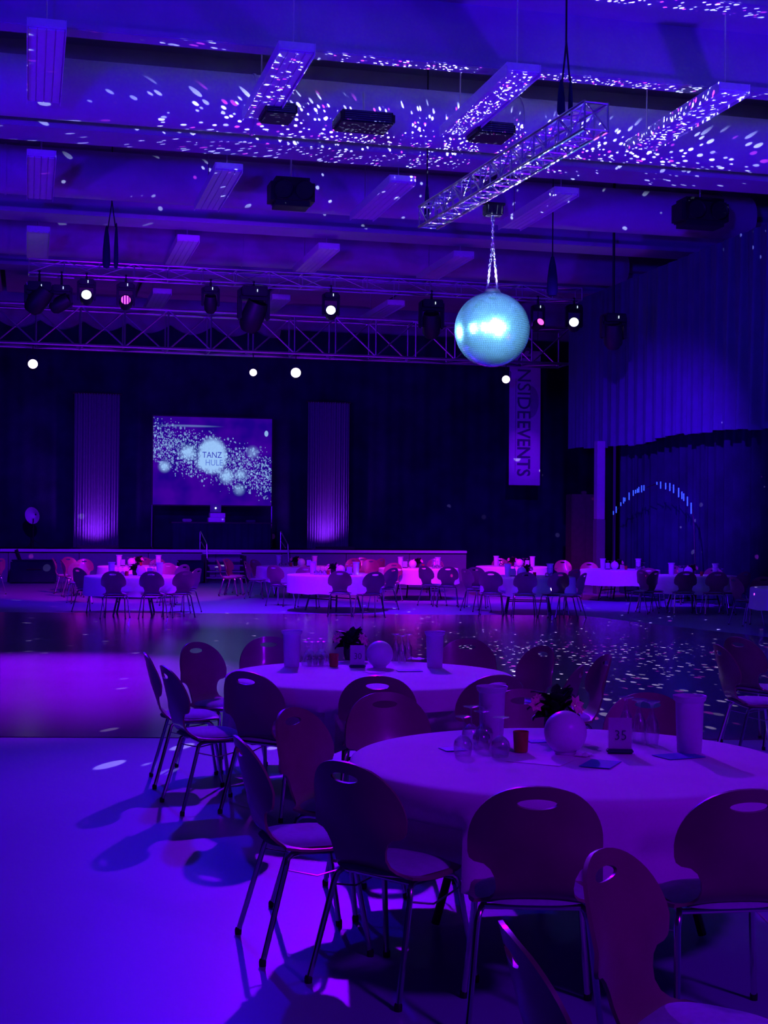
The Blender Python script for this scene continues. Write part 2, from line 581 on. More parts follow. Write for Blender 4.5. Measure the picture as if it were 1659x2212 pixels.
ceiling_box(628, 450, 96, 62, 8.2, 'black rounded speaker box hanging below the second ceiling bay', 'speaker', 'ceiling_speaker')
ceiling_box(1512, 492, 110, 60, 8.1, 'black speaker box hanging at the right behind a ceiling lamp', 'speaker', 'ceiling_speaker')
ceiling_box(785, 277, 120, 26, 8.18, 'dark slotted vent under the duct left of the ball truss', 'vent', 'ceiling_vent')
ceiling_box(1060, 300, 85, 26, 8.18, 'dark slotted vent beside the near end of the ball truss', 'vent', 'ceiling_vent')
ceiling_box(600, 257, 70, 24, 8.18, 'dark slotted vent at the foot of the second near lamp', 'vent', 'ceiling_vent')

# ------------------------------------------------------------------ trusses


def truss(name, label, p0, p1, width, height, bay, r, brace, rdiag=None, verts=True, group=None, ch=None, triangular=False):
    """box truss; p0,p1 = centre of the lower chords' line; chords, posts and braces are parts"""
    p0, p1 = Vector(p0), Vector(p1)
    t = thing(name, label, 'truss', p0, 0, group)
    ax = (p1 - p0)
    Lg = ax.length
    ax.normalize()
    sd = ax.cross(Vector((0, 0, 1))).normalized()
    up = Vector((0, 0, 1))
    nb = max(1, round(Lg / bay))
    b = Lg / nb
    ch = ch or r
    for s in (-1, 1):
        for h in (0, 1):
            MB().tube([sd * s * width / 2 + up * h * height, ax * Lg + sd * s * width / 2 + up * h * height], ch, 8).build('chord', M['steel'], t)
    rd = rdiag or r * 0.7
    for s in (-1, 1):
        if verts:
            for i in range(nb + 1):
                q = ax * (i * b) + sd * s * width / 2
                MB().tube([q, q + up * height], rd, 6).build('post', M['steel'], t)
        for i in range(nb):
            a0 = ax * (i * b) + sd * s * width / 2
            a1 = ax * ((i + 1) * b) + sd * s * width / 2
            if (i % 2 == 0) == (s > 0):
                MB().tube([a0, a1 + up * height], rd, 6).build('diagonal', M['steel'], t)
            else:
                MB().tube([a0 + up * height, a1], rd, 6).build('diagonal', M['steel'], t)
    for h in (0, 1):
        for i in range(nb + (1 if brace == 'x' else 0)):
            a0 = ax * (i * b) - sd * width / 2 + up * h * height
            a1 = ax * (i * b) + sd * width / 2 + up * h * height
            MB().tube([a0, a1], rd, 6).build('cross_rung', M['steel'], t)
            if i < nb:
                a1 = ax * ((i + 1) * b) + sd * width / 2 * (1 if i % 2 == 0 else -1) + up * h * height
                a0 = ax * (i * b) - sd * width / 2 * (1 if i % 2 == 0 else -1) + up * h * height
                MB().tube([a0, a1], rd, 6).build('diagonal', M['steel'], t)
    return t


# main stage truss
YT = 40.2
pR = aty(1218, 790, YT)
zt0 = pR.z
truss('stage_truss', 'deep aluminium box truss spanning the front of the stage', (-2.2, YT, zt0), (pR.x, YT, zt0), 0.9, 1.08, 1.22, 0.045, 'x', 0.026)
# thinner lighting truss in front
YL = 34.0
pl = aty(62, 592, YL)
prr = aty(1250, 640, YL)
zl = pl.z
truss('lighting_truss', 'slim lighting truss carrying the moving heads before the stage', (pl.x, YL, zl), (prr.x, YL, zl), 0.45, 0.32, 0.8, 0.026, 'x', 0.013)
# ball truss, running lengthways
zb = 7.02
qn = atz(1288, 280, zb)
qf = atz(925, 492, zb)
xb = (qn.x + qf.x) / 2
truss('ball_truss', 'glittering lengthways truss that carries the mirror ball', (qn.x, qn.y, zb), (qf.x, qf.y, zb), 0.34, 0.36, 0.42, 0.028, 'x', 0.013)


def hoist(px, ytop, ybot, dist, wpx, label, two=False, name='chain_bag'):
    """black cloth chain bag hanging on chains"""
    top = atd(px, ytop, dist)
    bot = atd(px, ybot, dist)
    s = dist / FPX
    t = thing(name, label, 'chain bag', bot)
    hz = top.z - bot.z
    w_ = wpx * s
    offs = (-0.6, 0.6) if two else (0,)
    for i, o_ in enumerate(offs):
        h2 = hz * (1.0 if i else 0.92)
        prof = [(w_ * 0.08, 0), (w_ * 0.36, h2 * 0.02), (w_ * 0.5, h2 * 0.12), (w_ * 0.45, h2 * 0.45), (w_ * 0.32, h2 * 0.75), (w_ * 0.15, h2 * 0.97), (w_ * 0.03, h2)]
        if two and i:
            prof = [(r_ * 0.6, z_) for r_, z_ in prof]
        MB().lathe(prof, c=(o_ * w_, 0, 0), n=16).build('bag', M['black'], t)
        MB().tube([(o_ * w_ * 0.8, 0, h2 * 0.9), (0, 0, h2 + 0.5), (0, 0, ZC - bot.z)], 0.014, 6).build('chain', M['blackmetal'], t)
    return t


hoist(240, 480, 580, 31, 17, 'pair of black chain bags hanging at the left before the stage', True)
hoist(1193, 545, 640, 30, 24, 'long black chain bag hanging right of the mirror ball')
hoist(1222, 165, 250, 19.6, 18, 'black hoist bag above the near end of the ball truss', True)
hoist(922, 380, 480, 25.8, 12, 'thin black chain bag at the far end of the ball truss')

# ------------------------------------------------------------------ mirror ball
t = thing('mirror_ball', 'big brightly lit mirror ball hanging on chains from the truss', 'mirror ball', BALL)
mirror = mat('mirror_tiles', (0.28, 0.50, 0.85), 0.30, 0.965)
nt = mirror.node_tree
bs = nt.nodes['Principled BSDF']
tc = nt.nodes.new('ShaderNodeTexCoord')
no = nt.nodes.new('ShaderNodeTexNoise')
no.inputs['Scale'].default_value = 3
nt.links.new(tc.outputs['Object'], no.inputs['Vector'])
mr = nt.nodes.new('ShaderNodeMapRange')
mr.inputs['To Min'].default_value = 0.13
mr.inputs['To Max'].default_value = 0.24
nt.links.new(no.outputs['Fac'], mr.inputs['Value'])
nt.links.new(mr.outputs[0], bs.inputs['Roughness'])
nr = 52
mb = MB()
for j in range(nr):
    a0, a1 = math.pi * j / nr, math.pi * (j + 1) / nr
    am = (a0 + a1) / 2
    nn = max(6, int(round(2 * math.pi * math.sin(am) * nr / math.pi)))
    g0, g1 = a0 + 0.0025, a1 - 0.0025
    for k in range(nn):
        b0, b1 = 2 * math.pi * k / nn + 0.0025, 2 * math.pi * (k + 1) / nn - 0.0025
        vs = [Vector((math.sin(a) * math.cos(b), math.sin(a) * math.sin(b), math.cos(a))) for a, b in ((g0, b0), (g1, b0), (g1, b1), (g0, b1))]
        ce = sum(vs, Vector()) / 4
        wob = Vector((rnd.gauss(0, 1), rnd.gauss(0, 1), rnd.gauss(0, 1))) * 0.004
        ax = ce.normalized()
        vs2 = []
        for v in vs:
            q = v - ax * (v.dot(ax) - ce.length)
            q = q + ax * ((q - ce).dot(wob) * 3)
            vs2.append(q * BALL_R)
        mb.add(vs2, [(0, 1, 2, 3)])
tl = mb.build('mirror_tiles', mirror, t, smooth=False)
tl['kind'] = 'stuff'
MB().lathe([(0.001, -BALL_R * 0.985)] + [(BALL_R * 0.985 * math.sin(math.pi * i / 24), -BALL_R * 0.985 * math.cos(math.pi * i / 24)) for i in range(1, 24)] + [(0.001, BALL_R * 0.985)], n=48).build('core', M['blackmetal'], t)
MB().lathe([(0.01, BALL_R + 0.05), (0.12, BALL_R + 0.04), (0.15, BALL_R - 0.01), (0.05, BALL_R - 0.05)], n=20).build('top_cap', M['steel'], t)


def chain_mesh(a, b, link=0.055, r=0.009):
    a, b = Vector(a), Vector(b)
    mb_ = MB()
    d = (b - a)
    nl = max(2, int(d.length / (link * 0.75)))
    ax = d.normalized()
    s1 = ax.cross(Vector((0, 1, 0))).normalized()
    s2 = ax.cross(s1)
    for i in range(nl):
        c = a + d * ((i + 0.5) / nl)
        sd = s1 if i % 2 else s2
        pts = []
        for k in range(9):
            an = 2 * math.pi * k / 8
            pts.append(c + ax * math.cos(an) * link * 0.5 + sd * math.sin(an) * link * 0.3)
        mb_.tube(pts, r, 4, cap=False)
    return mb_


hang = atd(1064, 458, 23.3)
apex = BALL + Vector((0, 0, BALL_R + 0.85))
loc = lambda p: Vector(p) - BALL
for s in (-1, 1):
    o = chain_mesh(loc(BALL + Vector((s * 0.09, 0, BALL_R + 0.03))), loc(apex)).build('chain', M['steel'], t)
    o['kind'] = 'stuff'
o = chain_mesh(loc(apex), loc(Vector((BALL.x, BALL.y, hang.z - 0.05)))).build('chain', M['steel'], t)
o['kind'] = 'stuff'
t = thing('ball_motor', 'small black motor box between the ball chain and its truss', 'motor', (BALL.x, BALL.y, hang.z - 0.06))
MB().bbox((0, 0, 0.09), (0.30, 0.22, 0.18), 0.02).build('gear_box', M['blackmetal'], t)
MB().lathe([(0.005, -0.08), (0.03, -0.08), (0.03, 0.0)], n=12).build('spindle', M['steel'], t)
MB().bbox((0, 0, 0.20), (0.42, 0.06, 0.05), 0.01).build('clamp', M['blackmetal'], t)

# ------------------------------------------------------------------ stage
YS = 42.2
zs = aty(500, 1187.5, YS).z
xs1 = aty(1008, 1190, YS).x
t = thing('stage', 'long raised stage with a pale front edge at the back of the hall', 'stage', (0, YS, 0))
MB().box(((xs1 - 12.5) / 2, 1.6, zs - 0.05), (xs1 + 12.5, 3.2, 0.1)).build('deck', M['blackmetal'], t, smooth=False)
x = -12.5
while x < xs1 - 0.1:
    x2 = min(x + 2.0, xs1)
    MB().bbox(((x + x2) / 2, 0.02, (zs - 0.12) / 2), (x2 - x - 0.015, 0.04, zs - 0.12), 0.006).build('front_panel', M['stage'], t)
    x = x2
MB().bbox(((xs1 - 12.5) / 2, -0.02, zs - 0.04), (xs1 + 12.5, 0.05, 0.08), 0.01).build('edge_strip', M['lampbox'], t)

# black back drop with scalloped top
YD = 45.6
ztop = aty(300, 700, YD).z


def backdrop(u, v):
    X = XL + 0.3 + (XR - 0.6 - XL) * u
    zt = ztop - 0.28 * abs(math.sin((X + 1.0) * math.pi / 1.35)) if X < 8 else ztop
    return (X, YD + 0.018 * math.sin(X * 14) + 0.02 * math.sin(X * 5.3), 0.02 + (zt - 0.02) * v)


tag(MB().grid(backdrop, 640, 4).build('stage_backdrop', M['black']), 'black backdrop curtain with scalloped top behind the whole stage', 'curtain')


# pale drapes
def drape(x0, x1, y0, y1, label):
    a = aty(x0, y1, 44.9)
    b = aty(x1, y1, 44.9)
    zt = aty((x0 + x1) / 2, y0, 44.9).z
    W = b.x - a.x
    t = thing('stage_drape', label, 'curtain', ((a.x + b.x) / 2, 44.9, 0), 0, 'lit stage drapes')
    ph = rnd.random() * 6
    zb_ = zs + 0.001

    def f(u, v):
        X = (u - 0.5) * W
        return (X, 0.05 * math.sin(u * 2 * math.pi * 17 + ph) + 0.02 * math.sin(u * 47), zb_ + (zt - zb_) * v)
    MB().grid(f, 260, 3).build('pleated_cloth', M['drape'], t)
    MB().tube([(-W / 2 - 0.05, 0, zt), (W / 2 + 0.05, 0, zt)], 0.03, 8).build('top_rail', M['blackmetal'], t)
    t2 = thing('stage_uplight', 'small black uplight at the foot of the stage drape ' + label[-19:].strip(), 'lamp', ((a.x + b.x) / 2, 43.75, zs))
    MB().bbox((0, 0, 0.05), (W * 0.9, 0.12, 0.08), 0.01).build('housing', M['blackmetal'], t2)


drape(158, 256, 850, 1172, 'tall pale pleated drape lit violet at its foot, left of the screen')
drape(663, 752, 869, 1176, 'tall pale pleated drape lit violet at its foot, right of the screen')

# projection screen
YSC = 44.3
sa, sb_ = aty(330, 1090, YSC), aty(586, 1092, YSC)
st = aty(458, 902, YSC)
SW, SH = sb_.x - sa.x, st.z - (sa.z + sb_.z) / 2
scr = bpy.data.materials.new('lit_screen_picture')
scr.use_nodes = True
nt = scr.node_tree
for nn_ in list(nt.nodes):
    nt.nodes.remove(nn_)
N, L = nt.nodes, nt.links
out = N.new('ShaderNodeOutputMaterial')
em = N.new('ShaderNodeEmission')
L.new(em.outputs[0], out.inputs[0])
tc = N.new('ShaderNodeTexCoord')


def mth(op, a, b=None, c=None, clamp=False):
    n_ = N.new('ShaderNodeMath')
    n_.operation = op
    n_.use_clamp = clamp
    for i, v in enumerate((a, b, c)):
        if v is None:
            continue
        if isinstance(v, (int, float)):
            n_.inputs[i].default_value = v
        else:
            L.new(v, n_.inputs[i])
    return n_.outputs[0]


def sstep(v, a, b):
    n_ = N.new('ShaderNodeMapRange')
    n_.interpolation_type = 'SMOOTHSTEP'
    L.new(v, n_.inputs['Value'])
    n_.inputs['From Min'].default_value = a
    n_.inputs['From Max'].default_value = b
    return n_.outputs[0]


sx_ = N.new('ShaderNodeSeparateXYZ')
L.new(tc.outputs['Object'], sx_.inputs[0])
X_, Z_ = sx_.outputs[0], sx_.outputs[2]
cmb = N.new('ShaderNodeCombineXYZ')
L.new(X_, cmb.inputs[0])
L.new(mth('MULTIPLY', Z_, 0.75), cmb.inputs[1])


def vor(scale):
    v = N.new('ShaderNodeTexVoronoi')
    v.voronoi_dimensions = '2D'
    v.inputs['Scale'].default_value = scale
    L.new(cmb.outputs[0], v.inputs['Vector'])
    return v


def blob(cx, cz, rx, rz, soft):
    dx = mth('DIVIDE', mth('SUBTRACT', X_, cx), rx)
    dz = mth('DIVIDE', mth('SUBTRACT', Z_, cz), rz)
    d = mth('SQRT', mth('ADD', mth('MULTIPLY', dx, dx), mth('MULTIPLY', dz, dz)))
    return sstep(d, 1 + soft, 1 - soft)


# confetti cloud: band falling from upper left to lower right
band = mth('ADD', mth('MULTIPLY', X_, 0.28), mth('SUBTRACT', Z_, 0.05))
bandm = sstep(mth('ABSOLUTE', band), 0.95, 0.15)
tot = None
for scl, thr, st_ in ((9, 0.36, 0.35), (15, 0.34, 0.45), (22, 0.32, 0.45)):
    v = vor(scl)
    s3 = N.new('ShaderNodeSeparateColor')
    L.new(v.outputs['Color'], s3.inputs[0])
    c = mth('MULTIPLY', sstep(v.outputs['Distance'], thr, thr - 0.1), mth('LESS_THAN', s3.outputs[0], mth('MULTIPLY', bandm, 0.75)))
    c = mth('MULTIPLY', c, mth('MULTIPLY_ADD', s3.outputs[1], st_, st_ * 0.5))
    tot = c if tot is None else mth('ADD', tot, c)
# bright flares
for cx, cz, r_, s_ in ((-0.75, 0.25, 0.16, 0.9), (-1.45, -0.18, 0.12, 0.9), (-0.35, -0.1, 0.12, 0.6), (0.42, -0.45, 0.15, 0.9), (0.85, -0.38, 0.12, 0.6), (0.8, -0.85, 0.12, 0.5), (1.2, 0.3, 0.13, 0.4)):
    tot = mth('ADD', tot, mth('MULTIPLY', blob(cx, cz, r_, r_, 0.9), s_))
disc = blob(-0.02, 0.17, 0.40, 0.50, 0.25)
tot = mth('ADD', tot, mth('MULTIPLY', disc, 0.95), clamp=False)
tot = mth('ADD', tot, mth('MULTIPLY', blob(1.62, 0.88, 0.06, 0.09, 0.1), 0.8))
tot = mth('ADD', tot, mth('MULTIPLY', blob(-0.75, 1.06, 0.75, 0.03, 0.5), 0.25))
nz_ = N.new('ShaderNodeTexNoise')
nz_.inputs['Scale'].default_value = 1.4
L.new(tc.outputs['Object'], nz_.inputs['Vector'])
rp = N.new('ShaderNodeValToRGB')
rp.color_ramp.elements[0].position = 0.35
rp.color_ramp.elements[0].color = (0.012, 0.0, 0.24, 1)
rp.color_ramp.elements[1].position = 0.65
rp.color_ramp.elements[1].color = (0.045, 0.0, 0.32, 1)
L.new(nz_.outputs['Fac'], rp.inputs[0])
mx = N.new('ShaderNodeMix')
mx.data_type = 'RGBA'
mx.inputs['B'].default_value = (0.32, 0.55, 0.95, 1)
mx.clamp_factor = True
L.new(tot, mx.inputs['Factor'])
L.new(rp.outputs[0], mx.inputs['A'])
L.new(mx.outputs['Result'], em.inputs['Color'])
em.inputs['Strength'].default_value = 1.0
t = thing('projection_screen', 'large lit projection screen with a glittering picture on the stage', 'screen', ((sa.x + sb_.x) / 2, YSC, st.z - SH / 2))
k_ = SW / 3.58
mb = MB().box((0, 0.02, 0), (3.58, 0.02, 2.66))
o = mb.build('screen_picture', scr, t, smooth=False)
o.scale = (k_, 1, SH / 2.66)
MB().bbox((0, 0.06, 0), (SW + 0.08, 0.05, SH + 0.08), 0.01).build('frame', M['blackmetal'], t)
for s in (-1, 1):
    MB().tube([(s * (SW / 2 + 0.02), 0.02, -SH / 2 - 0.02), (s * (SW / 2 + 0.02), 0.02, zs - t.location.z)], 0.022, 8).build('stand_leg', M['steel'], t)
    MB().bbox((s * (SW / 2 + 0.02), 0.02, zs - t.location.z + 0.02), (0.06, 0.5, 0.04), 0.01).build('stand_foot', M['blackmetal'], t)


def text_mesh(body, size, material, name, parent, loc_, rot, sx=1.0, offset=0.0, ext=0.002):
    cu = bpy.data.curves.new(name, 'FONT')
    cu.body = body
    cu.size = size
    cu.align_x = 'CENTER'
    cu.align_y = 'CENTER'
    cu.extrude = ext
    cu.offset = offset
    cu.resolution_u = 3
    tmp = bpy.data.objects.new('tmp', cu)
    COL.objects.link(tmp)
    bpy.context.view_layer.update()
    me = bpy.data.meshes.new_from_object(tmp.evaluated_get(bpy.context.evaluated_depsgraph_get()))
    bpy.data.objects.remove(tmp)
    me.materials.clear()
    me.materials.append(material)
    o = bpy.data.objects.new(name, me)
    COL.objects.link(o)
    o.parent = parent
    o.location = loc_
    o.rotation_euler = rot
    o.scale = (sx, 1, 1)
    return o


scrtxt = mat('screen_lettering', (0, 0, 0), 0.8, emit=(0.03, 0.03, 0.45), es=1.0)
text_mesh('TANZ', 0.27, scrtxt, 'screen_lettering', t, (-0.03 * k_, -0.0, 0.19), (R(90), 0, 0), 0.85)
scrtxt2 = mat('screen_lettering_faint', (0, 0, 0), 0.8, emit=(0.10, 0.18, 0.65), es=1.0)
text_mesh('HULE', 0.27, scrtxt2, 'screen_lettering', t, (0.03 * k_, -0.0, -0.05), (R(90), 0, 0), 0.85)

# DJ desk with laptop
p = aty(470, 1128, 43.3)
t = thing('stage_desk', 'black covered desk on the stage below the screen', 'desk', (p.x, 43.3, zs))
deskh = p.z - zs
MB().bbox((0.1, 0, deskh - 0.02), (3.1, 0.7, 0.04), 0.01).build('desk_top', M['blackmetal'], t)
MB().grid(lambda u, v: (0.1 - 1.5 + 3.0 * u, -0.33 + 0.02 * math.sin(u * 90), 0.01 + (deskh - 0.05) * v), 160, 2).build('desk_skirt', M['black'], t)
t = thing('laptop', 'open laptop seen from behind with a small lit mark on the lid', 'laptop', (p.x - 0.08, 43.2, zs + deskh + 0.30))
MB().bbox((0, 0.12, 0.005), (0.34, 0.26, 0.018), 0.004).build('keyboard_base', M['stage'], t)
MB().bbox((0, -0.02, 0.13), (0.34, 0.015, 0.24), 0.004, Matrix.Rotation(R(8), 3, 'X')).build('lid', M['stage'], t)
MB().lathe([(0.001, 0), (0.026, 0), (0.026, 0.006)], c=(0, -0.035, 0.13), n=14, rot=Matrix.Rotation(R(90), 3, 'X')).build('lid_mark', M['tiny'], t)
for k in range(2):
    tag(MB().bbox((0, 0, 0.07), (0.5 - 0.04 * k, 0.35, 0.135), 0.01).build('equipment_case', M['lampbox']), ['lower pale case stacked under the laptop', 'upper pale case directly under the laptop'][k], 'case').location = (p.x - 0.06 + 0.03 * k, 43.2, zs + deskh + 0.14 * k)
tag(MB().bbox((0, 0, 0.05), (0.28, 0.2, 0.09), 0.02).build('controller', M['stage']), 'small pale controller at the left end of the stage desk', 'controller').location = (p.x - 0.95, 43.2, zs + deskh)
tag(MB().bbox((0, 0, 0.04), (0.3, 0.2, 0.07), 0.02).build('controller', M['wallblue']), 'small dim controller at the right end of the stage desk', 'controller').location = (p.x + 1.0, 43.2, zs + deskh)

# stage stairs with rails
p = aty(484, 1262, 41.4)
t = thing('stage_stairs', 'short dark stairs leading up to the stage front', 'stairs', (p.x, 41.2, 0))
for k in range(5):
    MB().bbox((0, -0.1 + 0.22 * k, zs * (k + 1) / 5.5 - 0.02), (1.15, 0.26, 0.04), 0.008).build('tread', M['lampbox'] if k == 4 else M['stage'], t)
for s in (-1, 1):
    MB().box((s * 0.58, 0.35, zs * 0.42), (0.04, 1.0, zs * 0.84)).build('side_panel', M['blackmetal'], t, smooth=False)
for px_, lab in ((433, 'left'), (607, 'right')):
    q = aty(px_, 1148, 42.3)
    t = thing('stair_rail', 'thin steel handrail standing %s of the stage stairs' % lab, 'handrail', (q.x, 42.35, zs))
    hh = q.z - zs
    MB().tube([(0, 0, 0), (0, 0, hh)], 0.02, 8).build('post', M['steel'], t)
    MB().tube([(0, 0, hh), (0.14, -0.45, hh * 0.3), (0.16, -0.5, -0.35)], 0.02, 8).build('sloping_bar', M['steel'], t)
    MB().tube([(0.0, 0, hh * 0.5), (0.1, -0.3, hh * 0.1)], 0.015, 8).build('mid_bar', M['steel'], t)

# banner
YBn = 43.6
ba, bb = aty(1099, 1048, YBn), aty(1166, 1048, YBn)
bt = aty(1133, 757, YBn)
BW, BH = bb.x - ba.x, bt.z - ba.z
t = thing('hanging_banner', 'tall pale banner with vertical lettering hanging right of the stage', 'banner', ((ba.x + bb.x) / 2, YBn, ba.z))
MB().grid(lambda u, v: ((u - 0.5) * BW, 0.012 * math.sin(u * 4 + v * 3), v * BH), 12, 30).build('banner_cloth', M['banner'], t)
MB().tube([(-BW / 2 - 0.03, 0, BH), (BW / 2 + 0.03, 0, BH)], 0.02, 8).build('top_rod', M['steel'], t)
for s_ in (-1, 1):
    MB().tube([(s_ * BW * 0.4, 0, BH), (s_ * BW * 0.4, 0, 8.98 - t.location.z)], 0.01, 6).build('hanging_cable', M['blackmetal'], t)
MB().tube([(-BW / 2, 0, 0), (BW / 2, 0, 0)], 0.012, 8).build('bottom_rod', M['steel'], t)
pxm = BW / 67.0


def bx(px_):
    return (px_ - 1132.5) * pxm


def bz(py_):
    return (1048 - py_) * pxm


rotb = (R(90), R(90), 0)
faint = mat('banner_faint_print', (0.34, 0.33, 0.42), 0.6, noise=0.1)
for body, y0_, y1_, off_ in (('SUNSIDE', 766, 912, 0.001), ('EVENTS', 917, 1029, 0.006)):
    o = text_mesh(body, 0.4, M['bannerink'], 'banner_lettering', t, (bx(1130), -0.03, bz((y0_ + y1_) / 2)), rotb, 1.0, off_)
    xs_ = [v.co.x for v in o.data.vertices]
    ys_ = [v.co.y for v in o.data.vertices]
    for v in o.data.vertices:
        v.co.x -= (max(xs_) + min(xs_)) / 2
        v.co.y -= (max(ys_) + min(ys_)) / 2
    o.scale = ((y1_ - y0_) * pxm / (max(xs_) - min(xs_)), 29 * pxm / (max(ys_) - min(ys_)), 1)
circ = MB()
pts = [(0, 0)]
cs = [Vector((bx(1130), -0.018, bz(877)))]
for k in range(25):
    a = math.pi * k / 24 - math.pi / 2
    cs.append(Vector((bx(1143 + 19 * math.cos(a)), -0.018, bz(877 + 33 * math.sin(a)))))
cs[0] = Vector((bx(1143), -0.018, bz(877)))
circ.add(cs, [(0, k + 1, k) for k in range(1, 25)])
circ.add([c + Vector((0, 0.004, 0)) for c in cs], [(0, k, k + 1) for k in range(1, 25)])
circ.build('banner_circle', faint, t, smooth=False)
MB().box((bx(1112), -0.02, bz(925)), (0.02, 0.004, 190 * pxm)).build('banner_line', faint, t, smooth=False)

# side valance curtain on the right wall
XV = 14.7
va = atx(1226, 976, XV)
vb = atx(1659, 930, XV)


def valance(u, v):
    Y = 37.1 - (37.1 - 12) * u
    fold = 0.09 * math.sin(Y * 11) + 0.05 * math.sin(Y * 23 + 1)
    zb_ = 3.82 + 0.05 * math.sin(Y * 0.9) + (0.04 if math.sin(Y * 2.1) > 0 else 0)
    k = (0.25 + 0.75 * (1 - v)) * min(1, 0.15 + u * 2.2)
    return (XV + fold * k, Y, zb_ + (8.0 - zb_) * v)


tag(MB().grid(valance, 1400, 4).build('side_valance', M['valance']), 'long pleated blue valance curtain high along the right side wall', 'curtain')
# dark lower side curtain
XC = 15.1
tag(MB().grid(lambda u, v: (XC + 0.06 * math.sin(u * 330) + 0.03 * math.sin(u * 700 + 2), 34.5 - 22.5 * u, 0.02 + 4.3 * v), 1200, 2).build('side_curtain', M['black']), 'dark lower curtain hanging along the right side wall', 'curtain')
# pillar
q = atx(1294, 1190, 14.4)
t = thing('side_pillar', 'slim pale pillar at the far end of the side curtain', 'pillar', (q.x, q.y, 0))
zt_ = atx(1294, 1122, 14.4).z
MB().bbox((0, 0, (zt_) / 2), (0.24, 0.24, zt_), 0.01).build('lower_shaft', M['wallblue'], t)
MB().bbox((0, 0, (zt_ + 3.95) / 2), (0.22, 0.22, 3.95 - zt_), 0.01).build('upper_shaft', M['drape'], t)
# crimson cabinet beside pillar
q = aty(1257, 1190, 39.5)
zt_ = aty(1257, 1068, 39.5).z
t = thing('side_cabinet', 'tall dark crimson cabinet left of the pillar', 'cabinet', (q.x, 39.5, 0))
MB().bbox((0, 0, zt_ / 2), (0.86, 0.5, zt_), 0.02).build('body', M['crimson'], t)
for s in (-1, 1):
    MB().bbox((s * 0.2, -0.26, zt_ / 2), (0.38, 0.02, zt_ * 0.94), 0.008).build('door', M['crimson'], t)
MB().bbox((0, -0.1, zt_ + 0.05), (0.16, 0.12, 0.1), 0.02).build('top_knob', M['crimson'], t)

# blue light streaks on the side curtain, put in as glowing sticks
t = thing('light_arch', 'arch of short blue light sticks before the dark side curtain', 'light arch', atx(1420, 1110, 14.5))
base = t.location.copy()
arc = [(1325, 1108, 8), (1331, 1101, 14), (1341, 1089, 8), (1347, 1081, 13), (1350, 1079, 8), (1359, 1072, 16), (1368, 1065, 12), (1373, 1062, 8), (1377, 1060, 9), (1380, 1058, 12), (1386, 1056, 15), (1391, 1054, 12), (1419, 1044, 6), (1427, 1048, 15), (1438, 1050, 14), (1447, 1052, 17), (1455, 1056, 18), (1466, 1064, 20), (1473, 1070, 16), (1477, 1074, 16), (1485, 1083, 20), (1493, 1098, 24)]
pts_c = []
for px_, py_, ln in arc:
    a = atx(px_, py_ - ln / 2, 14.5) - base
    b = atx(px_, py_ + ln / 2, 14.5) - base
    MB().tube([a, b], 0.013, 6).build('light_stick', M['led'], t)
    pts_c.append((a + b) / 2 + Vector((0.03, 0, 0)))
_e0, _e1 = atx(1322, 1120, 14.5) - base, atx(1505, 1185, 14.5) - base
_e0.z = _e1.z = 0.01 - base.z
MB().tube([_e0] + pts_c + [atx(1499, 1130, 14.5) - base, _e1], 0.012, 5).build('arch_wire', M['blackmetal'], t)  # wire added to join the glowing streaks
spot('side_curtain_blue', atx(1437, 990, 12.5), atx(1437, 1130, 14.8), (0.03, 0.0, 1.0), 900, 24, 0.7)

# black boxes on the floor left, and cable
for (x0, x1, y0, y1, Y, lab, nm) in ((22, 122, 1211, 1266, 40.8, 'black covered case on the floor at the far left before the stage', 'covered_case'),
                                     (386, 440, 1212, 1262, 40.9, 'black covered case on the floor behind the leftmost far table', 'covered_case')):
    a, b = aty(x0, y1, Y), aty(x1, y1, Y)
    zt_ = aty((x0 + x1) / 2, y0, Y).z
    t = thing(nm, lab, 'case', ((a.x + b.x) / 2, Y + 0.3, 0))
    W = b.x - a.x
    MB().bbox((0, 0, zt_ / 2), (W, 0.6, zt_), 0.05).build('body', M['black'], t)
    MB().bbox((0, 0, zt_ + 0.0), (W * 0.96, 0.56, 0.03), 0.01).build('lid', M['black'], t)
    MB().tube([(-W * 0.15, -0.3, zt_ * 0.6), (-W * 0.15, -0.34, zt_ * 0.63), (W * 0.15, -0.34, zt_ * 0.63), (W * 0.15, -0.3, zt_ * 0.6)], 0.012, 6).build('handle', M['blackmetal'], t)
a = aty(35, 1187, YS - 0.1)
b = aty(44, 1212, YS - 0.1)
tag(MB().tube([a, a + Vector((0.05, 0, -0.15)), b, (b.x + 0.03, b.y, 0.02)], 0.05, 8).build('stage_cable', M['blackmetal']), 'thick black cable hanging over the stage edge at the left', 'cable')
# studio lamp on a stand on the stage, left
q = aty(72, 1113, 44.0)
t = thing('reflector_lamp', 'round pale reflector lamp on a stand at the left of the stage', 'lamp', (q.x, 44.0, zs))
hz = q.z - zs
rot = Matrix.Rotation(R(-35), 3, 'Z') @ Matrix.Rotation(R(100), 3, 'X')
MB().lathe([(0.03, -0.12), (0.09, -0.08), (0.25, 0.05), (0.26, 0.06), (0.24, 0.055), (0.08, -0.05)], c=(0, 0, hz), n=20, rot=rot).build('reflector', M['lampbox'], t)
MB().tube([(0, 0, 0), (0, 0, hz - 0.1)], 0.02, 8).build('stand', M['blackmetal'], t)
for k in range(3):
    a = 2 * math.pi * k / 3
    MB().tube([(0, 0, 0.25), (0.35 * math.cos(a), 0.35 * math.sin(a), 0.01)], 0.012, 6).build('leg', M['blackmetal'], t)


